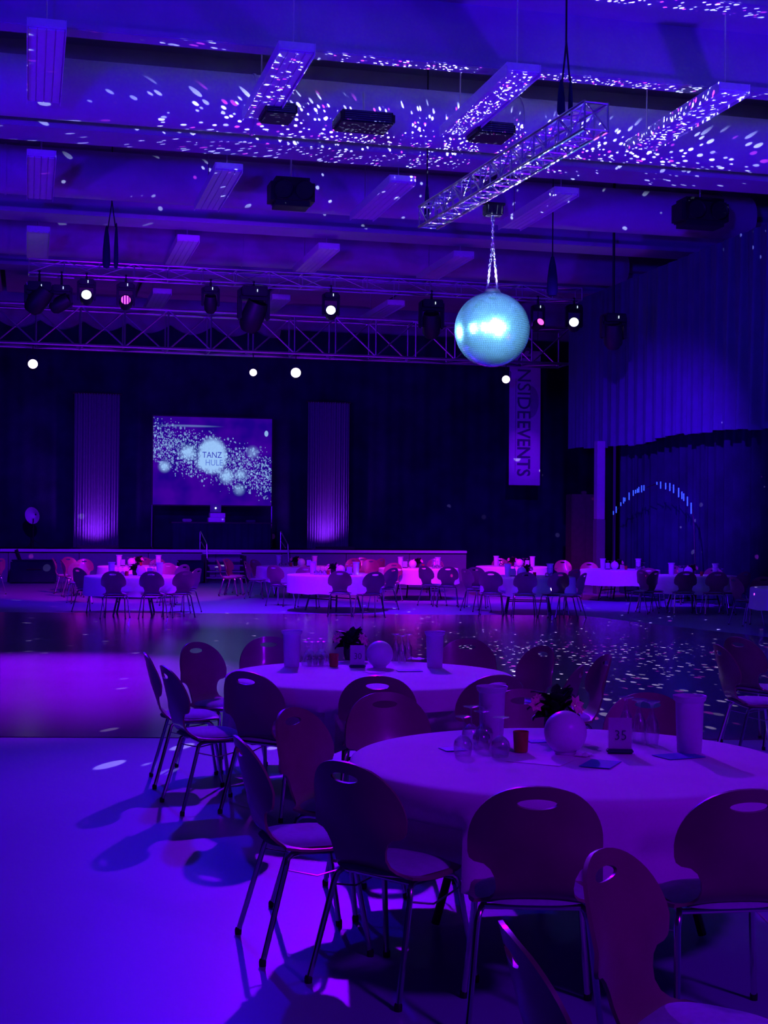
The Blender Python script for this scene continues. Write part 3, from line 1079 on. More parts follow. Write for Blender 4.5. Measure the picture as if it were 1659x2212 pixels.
# ------------------------------------------------------------------ stage lights
def moving_head(px, ytop, py, Y, lens, label, size=1.0, tilt=20, pan=0, zt_=None):
    """yoke lamp: px,py = centre of the head; hangs from ytop"""
    Y = Y - 0.225
    c = aty(px, py, Y)
    tp = aty(px, ytop, Y)
    t = thing('moving_head_light', label, 'stage light', (tp.x, Y, tp.z), 0, 'moving head lights')
    h = tp.z - c.z
    s = size
    MB().bbox((0, 0, -0.06 * s), (0.36 * s, 0.30 * s, 0.14 * s), 0.02).build('base', M['blackmetal'], t)
    MB().tube([(0, 0, 0), (0, 0, (max(0.1, zl - tp.z + 0.06) if Y > 33 else ZC - tp.z))], 0.032, 6).build('clamp', M['blackmetal'], t)
    yk = MB()
    for sd in (-1, 1):
        yk.bbox((sd * 0.2 * s, 0, -h * 0.5 - 0.05 * s), (0.06 * s, 0.12 * s, h + 0.06 * s), 0.02 * s)
    yk.bbox((0, 0, -0.15 * s), (0.44 * s, 0.16 * s, 0.06 * s), 0.02 * s)
    yk.build('yoke', M['blackmetal'], t)
    dirv = (CAM - c).normalized()
    az = math.atan2(dirv.x, -dirv.y)
    rot = Matrix.Rotation(az + R(pan), 3, 'Z') @ Matrix.Rotation(R(90 - tilt), 3, 'X')
    # head axis: local z points towards the hall
    MB().lathe([(0.001, -0.26 * s), (0.10 * s, -0.25 * s), (0.155 * s, -0.17 * s), (0.165 * s, 0.0), (0.15 * s, 0.14 * s), (0.14 * s, 0.2 * s), (0.12 * s, 0.2 * s), (0.12 * s, 0.17 * s)], c=(0, 0, -h), n=20, rot=rot).build('head', M['blackmetal'], t)
    MB().lathe([(0.001, 0.185 * s), (0.118 * s, 0.18 * s)], c=(0, 0, -h), n=20, rot=rot).build('lens', lens, t)
    MB().box((0.03 * s, -0.16 * s, -0.06 * s), (0.015, 0.01, 0.06)).build('status_light', M['tiny'], t, smooth=False)
    return t


DK = M['blackmetal']
stripe = mat('striped_pink_lens', (0.2, 0, 0.1), 0.3)
nt = stripe.node_tree
wv = nt.nodes.new('ShaderNodeTexWave')
wv.inputs['Scale'].default_value = 5
tc = nt.nodes.new('ShaderNodeTexCoord')
nt.links.new(tc.outputs['Object'], wv.inputs['Vector'])
rp = nt.nodes.new('ShaderNodeValToRGB')
rp.color_ramp.elements[0].color = (0.12, 0, 0.2, 1)
rp.color_ramp.elements[0].position = 0.4
rp.color_ramp.elements[1].color = (1, 0.15, 0.75, 1)
rp.color_ramp.elements[1].position = 0.6
nt.links.new(wv.outputs['Fac'], rp.inputs[0])
nt.links.new(rp.outputs[0], nt.nodes['Principled BSDF'].inputs['Emission Color'])
nt.nodes['Principled BSDF'].inputs['Emission Strength'].default_value = 1.5
moving_head(85, 612, 645, YL, DK, 'big unlit black moving head at the left end of the lighting truss', 1.5, 50, 60)
moving_head(133, 618, 655, YL, DK, 'unlit black moving head beside the leftmost one, head turned right', 1.1, 30, 70)
moving_head(187, 605, 642, YL, M['whitelamp'], 'white-lit moving head, leftmost of the lit ones', 0.95, 10)
moving_head(272, 612, 653, YL, stripe, 'pink striped moving head right of the left white one', 0.95, 10)
moving_head(455, 620, 655, YL, DK, 'plain unlit moving head hanging between the pink and the big dark ones', 0.95, 60)
moving_head(548, 622, 680, YL, DK, 'big unlit black moving head over the middle of the stage truss', 1.7, 60, 40)
moving_head(715, 634, 675, YL, M['whitelamp'], 'white-lit moving head in the middle of the lighting truss', 0.95, 10)
moving_head(932, 650, 700, YL, DK, 'unlit black moving head just left of the mirror ball', 1.4, 60)
moving_head(1162, 660, 701, YL, M['pinklamp'], 'pink-lit moving head just right of the mirror ball', 0.8, 20, 30)
moving_head(1240, 660, 701, YL, M['whitelamp'], 'white-lit moving head at the right end of the lighting truss', 1.0, 10)
moving_head(1325, 680, 722, 31.3, DK, 'unlit black moving head before the side valance', 1.4, 60)


def par(px, py, lens, label, s=1.0):
    c = aty(px, py, YT - 0.45)
    t = thing('par_lamp', label, 'stage light', c, 0, 'lamps under the stage truss')
    dirv = (CAM - c).normalized()
    az = math.atan2(dirv.x, -dirv.y)
    rot = Matrix.Rotation(az, 3, 'Z') @ Matrix.Rotation(R(84), 3, 'X')
    MB().lathe([(0.001, -0.3 * s), (0.08 * s, -0.3 * s), (0.12 * s, -0.2 * s), (0.14 * s, 0.0), (0.14 * s, 0.12 * s), (0.13 * s, 0.12 * s), (0.13 * s, 0.05)], n=20, rot=rot).build('can', M['blackmetal'], t)
    MB().lathe([(0.001, 0.10 * s), (0.128 * s, 0.09 * s)], n=20, rot=rot).build('lens', lens, t)
    MB().tube([(-0.16 * s, 0, 0), (-0.16 * s, 0, 0.25), (0, 0, 0.3), (0.16 * s, 0, 0.25), (0.16 * s, 0, 0)], 0.012, 6).build('yoke', M['blackmetal'], t)
    MB().tube([(0, 0, 0.3), (0, 0, max(0.32, zt0 - c.z))], 0.015, 6).build('clamp', M['blackmetal'], t)


par(71, 788, M['violetlamp'], 'white-violet lamp hanging at the left under the stage truss', 1.0)
par(547, 806, M['violetlamp'], 'smaller violet lamp under the stage truss, above the screen right edge', 0.8)
par(639, 807, M['violetlamp'], 'bright magenta-rimmed lamp under the middle of the stage truss', 1.1)
par(1093, 821, M['violetlamp'], 'white-violet lamp beside the hanging banner', 0.9)

# ------------------------------------------------------------------ chairs
SEATZ = 0.445


def chair_profile(s):
    """s: arclength from the seat front; returns (y, z) and normal handled by finite difference"""
    L1 = 0.30
    rb = 0.10
    lean = R(14)
    arc = rb * (math.pi / 2 - lean)
    y0, z0 = 0.20, SEATZ
    if s < 0.06:   # waterfall front
        k = 1 - s / 0.06
        return (y0 - s, z0 - 0.018 * k * k)
    if s < L1:
        return (y0 - s, z0 - 0.006 * math.sin((s - 0.06) / (L1 - 0.06) * math.pi))
    if s < L1 + arc:
        a = (s - L1) / rb
        return (y0 - L1 - rb * math.sin(a), z0 + rb * (1 - math.cos(a)))
    a = arc / rb
    yb, zb_ = y0 - L1 - rb * math.sin(a), z0 + rb * (1 - math.cos(a))
    q = s - L1 - arc
    return (yb - q * math.sin(lean), zb_ + q * math.cos(lean))


S_ARC = 0.30 + 0.10 * (math.pi / 2 - R(14))
Z_ARC = SEATZ + 0.10 * (1 - math.cos(math.pi / 2 - R(14)))


def s_of_z(z):
    return S_ARC + (z - Z_ARC) / math.cos(R(14))


S_TOP = s_of_z(0.865)


def outline_half():
    pts = []
    # seat front, centre outward
    pts += [(0.0, 0.0), (0.09, 0.002), (0.15, 0.012), (0.19, 0.035), (0.208, 0.08), (0.215, 0.15), (0.218, 0.22)]
    # seat rear corner, then concave notch
    pts += [(0.216, 0.27)]
    nz0, nz1 = s_of_z(0.475) - 0.055, s_of_z(0.60)
    nc = (nz0 + nz1) / 2
    rr = (nz1 - nz0) / 2
    for k in range(9):
        a = -math.pi / 2 + math.pi * k / 8
        pts.append((0.205 - 0.075 * math.cos(a) ** 0.9 if k not in (0, 8) else 0.205, nc + rr * math.sin(a)))
    # shoulder
    pts += [(0.222, s_of_z(0.612)), (0.2275, s_of_z(0.63))]
    # upper back: widest then dome
    z1 = 0.665
    ztop_ = 0.865
    pts.append((0.228, s_of_z(z1)))
    for k in range(1, 12):
        a = math.pi / 2 * k / 12
        pts.append((0.228 * math.cos(a) ** 0.86, s_of_z(z1 + (ztop_ - z1) * math.sin(a) ** 1.0)))
    pts.append((0.0, S_TOP))
    return pts


def shell_mesh(near=True):
    half = outline_half()
    if not near:
        half = [p for i, p in enumerate(half) if i % 2 == 0 or i in (0, len(half) - 1)]
        if half[-1] != (0.0, S_TOP):
            half.append((0.0, S_TOP))
    out_ = half + [(-x, y) for x, y in half[-2:0:-1]]
    n1 = len(out_)
    sh = s_of_z(0.803)
    hw, hh = 0.068, 0.019
    nh = 20 if near else 10
    hole = [(hw * math.cos(2 * math.pi * k / nh), sh + hh * math.sin(2 * math.pi * k / nh)) for k in range(nh)]
    pts = [Vector(p) for p in out_ + hole]
    edges = [(i, (i + 1) % n1) for i in range(n1)] + [(n1 + i, n1 + (i + 1) % nh) for i in range(nh)]
    step = 0.028 if near else 0.07
    ys = []
    y = 0.02
    while y < S_TOP:
        ys.append(y)
        y += step
    for y in ys:
        x = -0.21
        while x <= 0.211:
            p = Vector((x, y))
            ins = False
            for i in range(n1):
                a, b = out_[i], out_[(i + 1) % n1]
                if (a[1] > y) != (b[1] > y) and x < (b[0] - a[0]) * (y - a[1]) / (b[1] - a[1]) + a[0]:
                    ins = not ins
            dd = min(((a[0] - x) ** 2 + (a[1] - y) ** 2) for a in out_)
            if ins and dd > (step * 0.3) ** 2 and ((x / (hw * 1.1)) ** 2 + ((y - sh) / (hh * 1.5)) ** 2) > 1:
                pts.append(p)
            x += step * 1.05
    v2, e2, f2, ov, oe, of = geometry.delaunay_2d_cdt(pts, edges, [], 1, 1e-5)
    bm = bmesh.new()
    vs = []
    for v in v2:
        x, s = v.x, v.y
        y_, z_ = chair_profile(max(0, min(s, S_TOP)))
        k = max(0, min(1, (s - S_ARC) / 0.15))
        y_ += 1.1 * x * x * k - 0.015 * k      # back curves around the sitter
        z_ -= 0.25 * x * x * (1 - k)
        vs.append(bm.verts.new((x, y_, z_)))
    for f in f2:
        c = sum((v2[i] for i in f), Vector((0, 0))) / len(f)
        if (c.x / hw) ** 2 + ((c.y - sh) / hh) ** 2 < 0.98:
            continue
        try:
            bm.faces.new([vs[i] for i in f])
        except ValueError:
            pass
    lo = [v for v in bm.verts if not v.link_faces]
    bmesh.ops.delete(bm, geom=lo, context='VERTS')
    bmesh.ops.recalc_face_normals(bm, faces=bm.faces[:])
    bmesh.ops.solidify(bm, geom=bm.faces[:], thickness=0.011)
    me = bpy.data.meshes.new('shell')
    bm.to_mesh(me)
    bm.free()
    me.materials.append(M['wood'])
    me.shade_smooth()
    me.set_sharp_from_angle(angle=R(40))
    return me


def make_chair(near):
    n_ = 10 if near else 6
    t = thing('banquet_chair', 'c', 'chair', (0, 0, 0))
    o = bpy.data.objects.new('shell', shell_mesh(near))
    COL.objects.link(o)
    o.parent = t
    # pad
    mb = MB()
    nu, nv = (20, 14) if near else (8, 6)

    def padf(top):
        def f(u, v):
            a = u * 2 * math.pi
            r = v
            e = 3.2
            cx, cy = math.cos(a), math.sin(a)
            q = (abs(cx) ** e + abs(cy) ** e) ** (-1 / e)
            x = 0.195 * cx * q * r
            y = 0.0 + 0.0 + 0.185 * cy * q * r + 0.005
            h = (1 - r ** 6)
            return (x, y, SEATZ - 0.004 + (0.026 * h + 0.004 if top else 0.0))
        return f
    mb.grid(padf(True), nu * 2, nv)
    mb.build('seat_pad', M['pad'], t)
    # frame
    for sx in (-1, 1):
        # front and rear leg tubes bend from the seat rail down to the floor
        for sy, y1, y2 in ((1, 0.13, 0.215), (-1, -0.10, -0.225)):
            pts = [(sx * 0.165, y1 - sy * 0.03, 0.418), (sx * 0.175, y1, 0.414), (sx * 0.183, y1 + sy * 0.018, 0.40), (sx * 0.19, y1 + sy * 0.026, 0.37), (sx * 0.225, y2, 0.012)]
            lg = MB().tube(pts, 0.0115, n_).build('leg', M['chrome'], t)
            MB().lathe([(0.001, 0), (0.014, 0), (0.015, 0.02), (0.012, 0.028)], c=(sx * 0.225, y2, 0.0), n=8).build('foot_glide', M['blackmetal'], lg)
        MB().tube([(sx * 0.165, 0.11, 0.418), (sx * 0.165, -0.08, 0.418)], 0.0115, n_).build('seat_rail', M['chrome'], t)
    for y in (0.10, -0.09):
        MB().tube([(-0.17, y, 0.416), (0.17, y, 0.416)], 0.010, n_).build('cross_bar', M['chrome'], t)
    if near:
        MB().lathe([(0.001, 0.004), (0.006, 0.003), (0.0075, 0.0)], c=(0, 0, 0), n=12).build('screw_cap', M['ink'], t)
        sc_ = t.children[-1] if False else bpy.data.objects['screw_cap']
        y_, z_ = chair_profile(s_of_z(0.838))
        sc_.location = (0, y_ - 0.015 + 0.006, z_)
        sc_.rotation_euler = (R(-90 + 14), 0, 0)
        sc_.scale = (1, 1.8, 1)
        for sx in (-1, 1):
            MB().tube([(sx * 0.206, 0.18, 0.12 + 0.0), (sx * 0.206, -0.19, 0.12)], 0.0, 3) if False else None
        MB().tube([(-0.19, 0.155, 0.36), (-0.196, 0.0, 0.33), (-0.19, -0.125, 0.36)], 0.004, 6).build('side_wire', M['chrome'], t)
        MB().tube([(0.19, 0.155, 0.36), (0.196, 0.0, 0.33), (0.19, -0.125, 0.36)], 0.004, 6).build('side_wire', M['chrome'], t)
    return t


near0 = make_chair(True)
far0 = make_chair(False)
firsts = {'n': True, 'f': True}
TOPY = chair_profile(S_TOP)[0] - 0.015


def place_chair(px, py, head, label, group, far=False):
    """px,py = top of the backrest in the photo; head = clockwise from the view direction"""
    src = far0 if far else near0
    top = atz(px, py, 0.865)
    rz = -(YAW + R(head))
    off = Matrix.Rotation(rz, 3, 'Z') @ Vector((0, TOPY, 0))
    loc_ = (top.x - off.x, top.y - off.y, 0)
    key = 'f' if far else 'n'
    if firsts[key]:
        src.location = loc_
        src.rotation_euler = (0, 0, rz)
        src['label'] = label
        src['group'] = group
        firsts[key] = False
        return src
    return dup(src, loc_, rz, label, group)


G35 = 'chairs around the near round table'
G30 = 'chairs around the round table farther left'
GR = 'stray chairs near the right edge'
near_list = [
    (735, 1645, 42, 'dark bentwood chair at the left front of the near table, back towards us', G35),
    (506, 1590, 72, 'bentwood chair seen edge-on, far left of the near table', G35),
    (622, 1529, 120, 'reddish bentwood chair facing right, behind the edge-on chair of the near table', G35),
    (828, 1495, 165, 'reddish bentwood chair facing us between the two near tables', G35),
    (1128, 1488, 178, 'reddish bentwood chair facing us directly behind the frosted jug of the near table', G35),
    (1400, 1496, 192, 'reddish bentwood chair facing us behind the upturned glasses and card 35', G35),
    (1162, 1700, 2, 'large dark bentwood chair at the middle front of the near table', G35),
    (1625, 1706, -8, 'dark bentwood chair at the right front of the near table, cut by the frame', G35),
    (1287, 1836, 124, 'reddish foreground chair facing right, its inner face lit', 'foreground chairs'),
    (1084, 2002, 82, 'foreground chair seen edge-on at the bottom of the frame', 'foreground chairs'),
    (1800, 1850, 168, 'reddish foreground chair only just showing at the right edge', 'foreground chairs'),
    (418, 1387, 128, 'dark chair with a bright hand hole, farthest left behind the others', G30),
    (309, 1409, 78, 'leftmost bentwood chair, seen edge-on at the farther table', G30),
    (349, 1438, 66, 'black-looking chair directly beside the leftmost edge-on chair', G30),
    (526, 1450, 33, 'dark chair at the left front of the farther table', G30),
    (580, 1375, 170, 'dark chair behind the left frosted jug of the farther table', G30),
    (815, 1460, 2, 'dark red chair at the middle front of the farther table, back towards us', G30),
    (1078, 1458, -24, 'dark red chair at the right front of the farther table', G30),
    (1180, 1395, -118, 'red chair standing right of the farther table, turned half to us', G30),
    (1010, 1380, 188, 'dark chair behind the right frosted jug of the farther table', G30),
    (1262, 1436, -72, 'small-looking chair seen obliquely behind the flowers of the near table', G30),
    (1318, 1414, -96, 'thin edge-on chair facing left, right of the oblique one', G30),
    (1590, 1376, 58, 'dark chair at the right edge before the dance floor', GR),
    (1546, 1392, 84, 'edge-on chair just left of the dark chair at the right edge', GR),
]
chairs = [place_chair(*c) for c in near_list]

FT = {1: 'leftmost far table', 2: 'second far table from left', 3: 'third far table from left', 4: 'rightmost far table'}
far_list = [
    # front rows: backs to us
    (165, 1226, 40, 'dark chair angled at the front left of the leftmost far table'),
    (243, 1233, 0, 'dark chair, left of the two square-on at the leftmost far table'),
    (326, 1233, 0, 'dark chair, right of the two square-on at the leftmost far table'),
    (402, 1232, -35, 'dark chair angled at the front right of the leftmost far table'),
    (432, 1229, -70, 'dark chair seen nearly edge-on right of the leftmost far table'),
    (589, 1221, 32, 'dark chair angled at the front left of the second far table'),
    (660, 1224, 5, 'dark chair left of the spotted one at the second far table'),
    (734, 1233, 0, 'chair with pale light patches at the second far table'),
    (812, 1235, -25, 'dark chair right of the spotted one at the second far table'),
    (852, 1227, -48, 'dark chair angled at the right end of the second far table'),
    (914, 1222, 45, 'dark red chair standing alone between second and third far tables'),
    (968, 1223, 0, 'dark red square-on chair between second and third far tables'),
    (1002, 1229, 60, 'dark chair seen edge-on left of the third far table'),
    (1026, 1225, 10, 'dark red chair behind the front left chair of the third far table'),
    (1060, 1233, 8, 'dark chair at the front left of the third far table'),
    (1136, 1235, 0, 'dark chair at the middle front of the third far table'),
    (1211, 1234, -18, 'dark chair at the front right of the third far table'),
    (1247, 1231, -45, 'red chair angled right of the third far table'),
    (1264, 1233, -62, 'dark chair nearly edge-on right of the third far table'),
    (1383, 1230, 62, 'red chair nearly edge-on left of the rightmost far table'),
    (1401, 1227, 15, 'red chair at the front left of the rightmost far table'),
    (1418, 1230, -50, 'violet-red chair turned right beside the rightmost far table'),
    (1483, 1231, 0, 'dark square-on chair at the middle front of the rightmost far table'),
    (1551, 1235, 0, 'dark square-on chair at the front right of the rightmost far table'),
    (1582, 1246, 72, 'pink-lit chair seen from the side at the right edge'),
    (1612, 1232, -35, 'dark red chair behind the pink-lit one at the right edge'),
    (1650, 1247, 5, 'dark red chair cut by the right edge of the frame'),
    # lit chairs behind
    (112, 1205, 80, 'pink-lit chair seen edge-on, leftmost beside the far left table'),
    (130, 1209, 70, 'pink-lit chair just right of the leftmost edge-on one'),
    (146, 1203, 140, 'pink-lit chair with its face half to us behind the far left table'),
    (166, 1215, 155, 'brightly pink-lit chair facing us over the far left table'),
    (182, 1208, 170, 'pink-lit chair top behind the jugs of the far left table'),
    (312, 1204, 185, 'orange-pink chair facing us behind the far left glasses'),
    (343, 1207, 195, 'dull red chair behind the right end of the far left table'),
    (364, 1216, 190, 'bright pink chair at the right end of the far left table'),
    (401, 1219, -140, 'red chair top peeking over the front right chair, far left'),
    (3, 1206, -60, 'pink-lit chair cut by the left edge of the frame'),
    (467, 1209, 82, 'orange-pink edge-on chair, left one by the stage stairs'),
    (481, 1208, 88, 'dull red edge-on chair, middle one by the stage stairs'),
    (488, 1207, 110, 'orange-pink chair by the stage stairs, right one of three'),
    (528, 1212, 100, 'dull red edge-on chair left of the second far table'),
    (546, 1209, 125, 'bright orange-pink chair left of the second far table'),
    (766, 1206, 200, 'dark red chair facing us behind the second far table'),
    (782, 1204, 180, 'orange chair top behind the second far table'),
    (802, 1208, 190, 'dull red chair facing us behind the right of the second far table'),
    (826, 1206, -130, 'bright pink chair angled to the right of the second far table'),
    (852, 1214, -160, 'red chair behind the right end chair of the second far table'),
    (940, 1207, 180, 'orange-red chair top in the middle distance behind white globes'),
    (1080, 1206, 185, 'red chair top behind the third far table'),
    (1108, 1205, 175, 'magenta-lit chair top behind the jug of the third far table'),
    (1215, 1210, 178, 'bright magenta chair facing us behind the third far table'),
    (1272, 1216, 182, 'magenta-red chair facing us right of the third far table'),
    (1331, 1216, 180, 'round magenta chair facing us between third and rightmost far tables'),
    (1455, 1218, 150, 'orange-pink chair top behind the left of the rightmost far table'),
    (1540, 1228, 180, 'dull red chair top behind the rightmost far table'),
]
FCH = [c for c in chairs]


def far_center(px_, dd):
    base_ = CAM + (Vector((fwd.x, fwd.y, 0)) + r0 * ((px_ - 829.5) / FPX)) * dd
    return Vector((base_.x + (0.9 if px_ == 1640 else 0), base_.y))


FTC = [far_center(*q) for q in ((292, 26.6), (722, 28.2), (1142, 28.0), (1500, 29.3), (300, 32.6), (640, 33.5), (905, 33.0), (1110, 35.0), (1340, 33.2), (1640, 23.4))]
spots_used = []
for a in far_list:
    o = place_chair(a[0], a[1], a[2], a[3], 'chairs at the far tables', True)
    p = Vector((o.location.x, o.location.y))
    dr = p.normalized()
    best = None
    trials = [(0.06 * k * sg, 0) for k in range(36) for sg in (-1, 1)] + [(0.08 * k * sg, lt) for k in range(45) for sg in (-1, 1) for lt in (-0.3, 0.3, -0.6, 0.6)]
    for dp, lt in trials:
        if True:
            q = p + dr * dp + Vector((dr.y, -dr.x)) * lt
            if all((q - c).length > 1.13 for c in FTC) and all((q - c).length > 0.5 for c in spots_used) and q.y < 41.2 and q.x < 14.4:
                best = q
                break
        if best is not None:
            break
    if best is None:
        best = p
    spots_used.append(best)
    o.location = (best.x, best.y, 0)

# ------------------------------------------------------------------ tables
TZ = 0.735


def cloth_mesh(Rr, drop, seed, near, ctr=None):
    rr = random.Random(seed)
    nu = 180 if near else 48
    ks = [(rr.choice([5, 7, 9, 11, 13]), rr.random() * 6.3, rr.uniform(0.4, 1)) for _ in range(4)]
    near_ch = []
    if ctr is not None:
        for c_ in COL.objects:
            if c_.name.startswith('banquet_chair') and (c_.location - ctr).length < 1.6:
                near_ch.append((c_.location.copy(), c_.rotation_euler.z))
    mb = MB()
    prof = [(0.0, 0), (0.35, 0), (0.7, 0), (0.93, 0), (0.985, -0.002), (1.0, -0.012), (1.004, -0.04)]
    nd = 7 if near else 3
    rows_ = []
    for r, z in prof:
        rows_.append((r, z, 0))
    for i in range(1, nd + 1):
        rows_.append((1.004, -0.04 - (drop - 0.04) * i / nd, i / nd))
    vs, fs = [], []
    for r, z, tt in rows_:
        for k in range(nu):
            a = 2 * math.pi * k / nu
            w_ = sum(m_ * math.sin(kk * a + p_) for kk, p_, m_ in ks) / 2.2
            rad = Rr * r + tt * (0.012 + 0.028 * w_ + 0.008 * math.sin(31 * a + ks[0][1]))
            zz = TZ + z + tt * 0.012 * w_
            if 0.1 < r < 0.96:
                zz += 0.0015 * math.sin(3 * a + r * 9)
            if near_ch and 0 < tt and zz < 0.62:
                hit = True
                while hit and rad > 0.6:
                    hit = False
                    for lc, rz_ in near_ch:
                        w0 = Vector((ctr.x + rad * math.cos(a) - lc.x, ctr.y + rad * math.sin(a) - lc.y, 0))
                        q_ = Matrix.Rotation(-rz_, 3, 'Z') @ w0
                        ylim = 0.235 if zz < 0.56 else 0.12
                        if abs(q_.x) < 0.25 and -0.3 < q_.y < ylim:
                            rad -= 0.012
                            hit = True
                            break
            vs.append((rad * math.cos(a), rad * math.sin(a), zz))
    for j in range(len(rows_) - 1):
        for k in range(nu):
            fs.append((j * nu + k, j * nu + (k + 1) % nu, (j + 1) * nu + (k + 1) % nu, (j + 1) * nu + k)[::-1])
    mb.add(vs, fs)
    return mb


def make_table(cx, cy, label, cl_label, seed, near, Rr=0.93, drop=0.37):
    t = thing('round_table', label, 'table', (cx, cy, 0), seed * 0.7, 'round banquet tables')
    MB().lathe([(0.001, TZ - 0.035), (Rr - 0.012, TZ - 0.035), (Rr - 0.006, TZ - 0.02), (Rr - 0.012, TZ - 0.006), (0.001, TZ - 0.006)], n=48 if near else 24).build('tabletop', M['stage'], t)
    for k in range(4):
        a = math.pi / 4 + k * math.pi / 2
        x, y = math.cos(a), math.sin(a)
        MB().tube([(x * 0.45, y * 0.3, TZ - 0.04), (x * 0.62, y * 0.5, 0.01)], 0.018, 8).build('leg', M['blackmetal'], t)
    for s in (-1, 1):
        MB().tube([(-0.40, s * 0.30, 0.25), (0.40, s * 0.30, 0.25)], 0.012, 6).build('stretcher', M['blackmetal'], t)
    c = cloth_mesh(Rr, drop, seed, near, Vector((cx, cy, 0))).build('tablecloth', M['cloth'], None, ang=60)
    c.location = (cx, cy, 0)
    tag(c, cl_label, 'tablecloth', 'white round tablecloths')
    return t


d35 = 6.02
c35 = Vector((*(CAM + (Vector((fwd.x, fwd.y, 0)) + r0 * ((1232 - 829.5) / FPX)) * d35)[:2], 0))
d30 = 9.35
c30 = Vector((*(CAM + (Vector((fwd.x, fwd.y, 0)) + r0 * ((802 - 829.5) / FPX)) * d30)[:2], 0))
make_table(c35.x, c35.y, 'round folding table under the near cloth with number card 35', 'white cloth over the near round table, hanging in soft folds', 3, True)
make_table(c30.x, c30.y, 'round folding table under the cloth with number card 30', 'white cloth over the farther round table with number card 30', 5, True, 0.95)

# ------------------------------------------------------------------ tableware


def first_or_dup(store, key, make, loc_, rz, label, group=None, scale=None):
    if key not in store:
        o = make()
        o.location = loc_
        o.rotation_euler = (0, 0, rz)
        if scale:
            o.scale = scale
        o['label'] = label
        if group:
            o['group'] = group
        store[key] = o
        return o
    return dup(store[key], loc_, rz, label, group, scale)


def mk_jug(n_=32):
    def f():
        t = thing('frosted_jug', 'j', 'jug')
        MB().lathe([(0.001, 0.0), (0.050, 0.0), (0.053, 0.004), (0.058, 0.12), (0.061, 0.222), (0.070, 0.232), (0.072, 0.245), (0.069, 0.247), (0.060, 0.236), (0.055, 0.12), (0.049, 0.008), (0.001, 0.008)], n=n_).build('vessel', M['frost'], t)
        MB().lathe([(0.0695, 0.243), (0.0735, 0.245), (0.0725, 0.251), (0.0685, 0.249)] + [(0.0695, 0.243)], n=n_).build('rim', M['frost'], t)
        return t
    return f


def mk_globe(n_=28):
    def f():
        t = thing('white_globe', 'g', 'globe')
        r_ = 0.093
        MB().lathe([(max(0.001, r_ * math.sin(math.pi * i / 20)), r_ - r_ * math.cos(math.pi * i / 20)) for i in range(21)], n=n_).build('ball', M['globe'], t)
        MB().lathe([(0.02, 0.0), (0.045, 0.0), (0.048, 0.012), (0.03, 0.016)], n=n_).build('base_ring', M['frost'], t)
        return t
    return f


def mk_glass(tall, n_=24):
    def f():
        t = thing('wine_glass', 'w', 'glass')
        if tall == 'round':   # upside down: bowl down, foot up
            prof = [(0.034, 0.0), (0.038, 0.02), (0.041, 0.045), (0.036, 0.065), (0.02, 0.082), (0.006, 0.09), (0.0042, 0.10), (0.0042, 0.155), (0.008, 0.160), (0.034, 0.166), (0.036, 0.169), (0.001, 0.169)]
            inner = [(0.033, 0.0), (0.0365, 0.02), (0.0395, 0.045), (0.0345, 0.063), (0.018, 0.079), (0.001, 0.084)]
        else:
            prof = [(0.027, 0.0), (0.033, 0.04), (0.034, 0.07), (0.028, 0.105), (0.014, 0.135), (0.008, 0.16), (0.0065, 0.175), (0.012, 0.186), (0.036, 0.195), (0.038, 0.199), (0.001, 0.199)]
            inner = [(0.0258, 0.0), (0.0318, 0.04), (0.0325, 0.07), (0.0265, 0.103), (0.010, 0.13), (0.001, 0.135)]
        MB().lathe(inner[::-1] + prof, n=n_).build('bowl', M['glass'], t)
        return t
    return f


def mk_candle(n_=20):
    def f():
        t = thing('candle_glass', 'k', 'candle')
        MB().lathe([(0.001, 0.0), (0.028, 0.0), (0.0305, 0.003), (0.0345, 0.09), (0.032, 0.09), (0.0285, 0.01), (0.001, 0.01)], n=n_).build('holder', M['red'], t)
        MB().lathe([(0.001, 0.011), (0.026, 0.011), (0.026, 0.028), (0.001, 0.029)], n=n_).build('candle', M['wax'], t)
        return t
    return f


def mk_card(num):
    def f():
        t = thing('number_card', 'n', 'table number')
        MB().bbox((0, 0.004, 0.010), (0.115, 0.05, 0.018), 0.005).build('foot', M['ink'], t)
        MB().box((0, 0, 0.086), (0.10, 0.0015, 0.135)).build('card', M['paper'], t, smooth=False)
        MB().box((0, -0.004, 0.083), (0.108, 0.002, 0.146)).build('clear_cover', M['glass'], t, smooth=False)
        if num:
            text_mesh(num, 0.062, M['ink'], 'card_number', t, (0.002, -0.0065, 0.077), (R(90), 0, 0), 0.92, -0.0006, 0.0004)
        return t
    return f


def leaf_mesh():
    mb_ = MB()
    vs = []
    prof = [(0, 0.002), (0.02, 0.02), (0.045, 0.03), (0.07, 0.02), (0.09, 0.0015)]
    for i, (y, w_) in enumerate(prof):
        z = 0.012 * math.sin(i / 4 * math.pi)
        vs += [(-w_, y, z + 0.004), (0, y, z - 0.002), (w_, y, z + 0.004)]
    fs = []
    for i in range(4):
        b = i * 3
        fs += [(b, b + 1, b + 4, b + 3), (b + 1, b + 2, b + 5, b + 4)]
    mb_.add(vs, fs)
    off = len(vs)
    mb_.add([(x, y, z - 0.0015) for x, y, z in vs], [f[::-1] for f in fs])
    return mb_.mesh('leaf', M['leaf'])


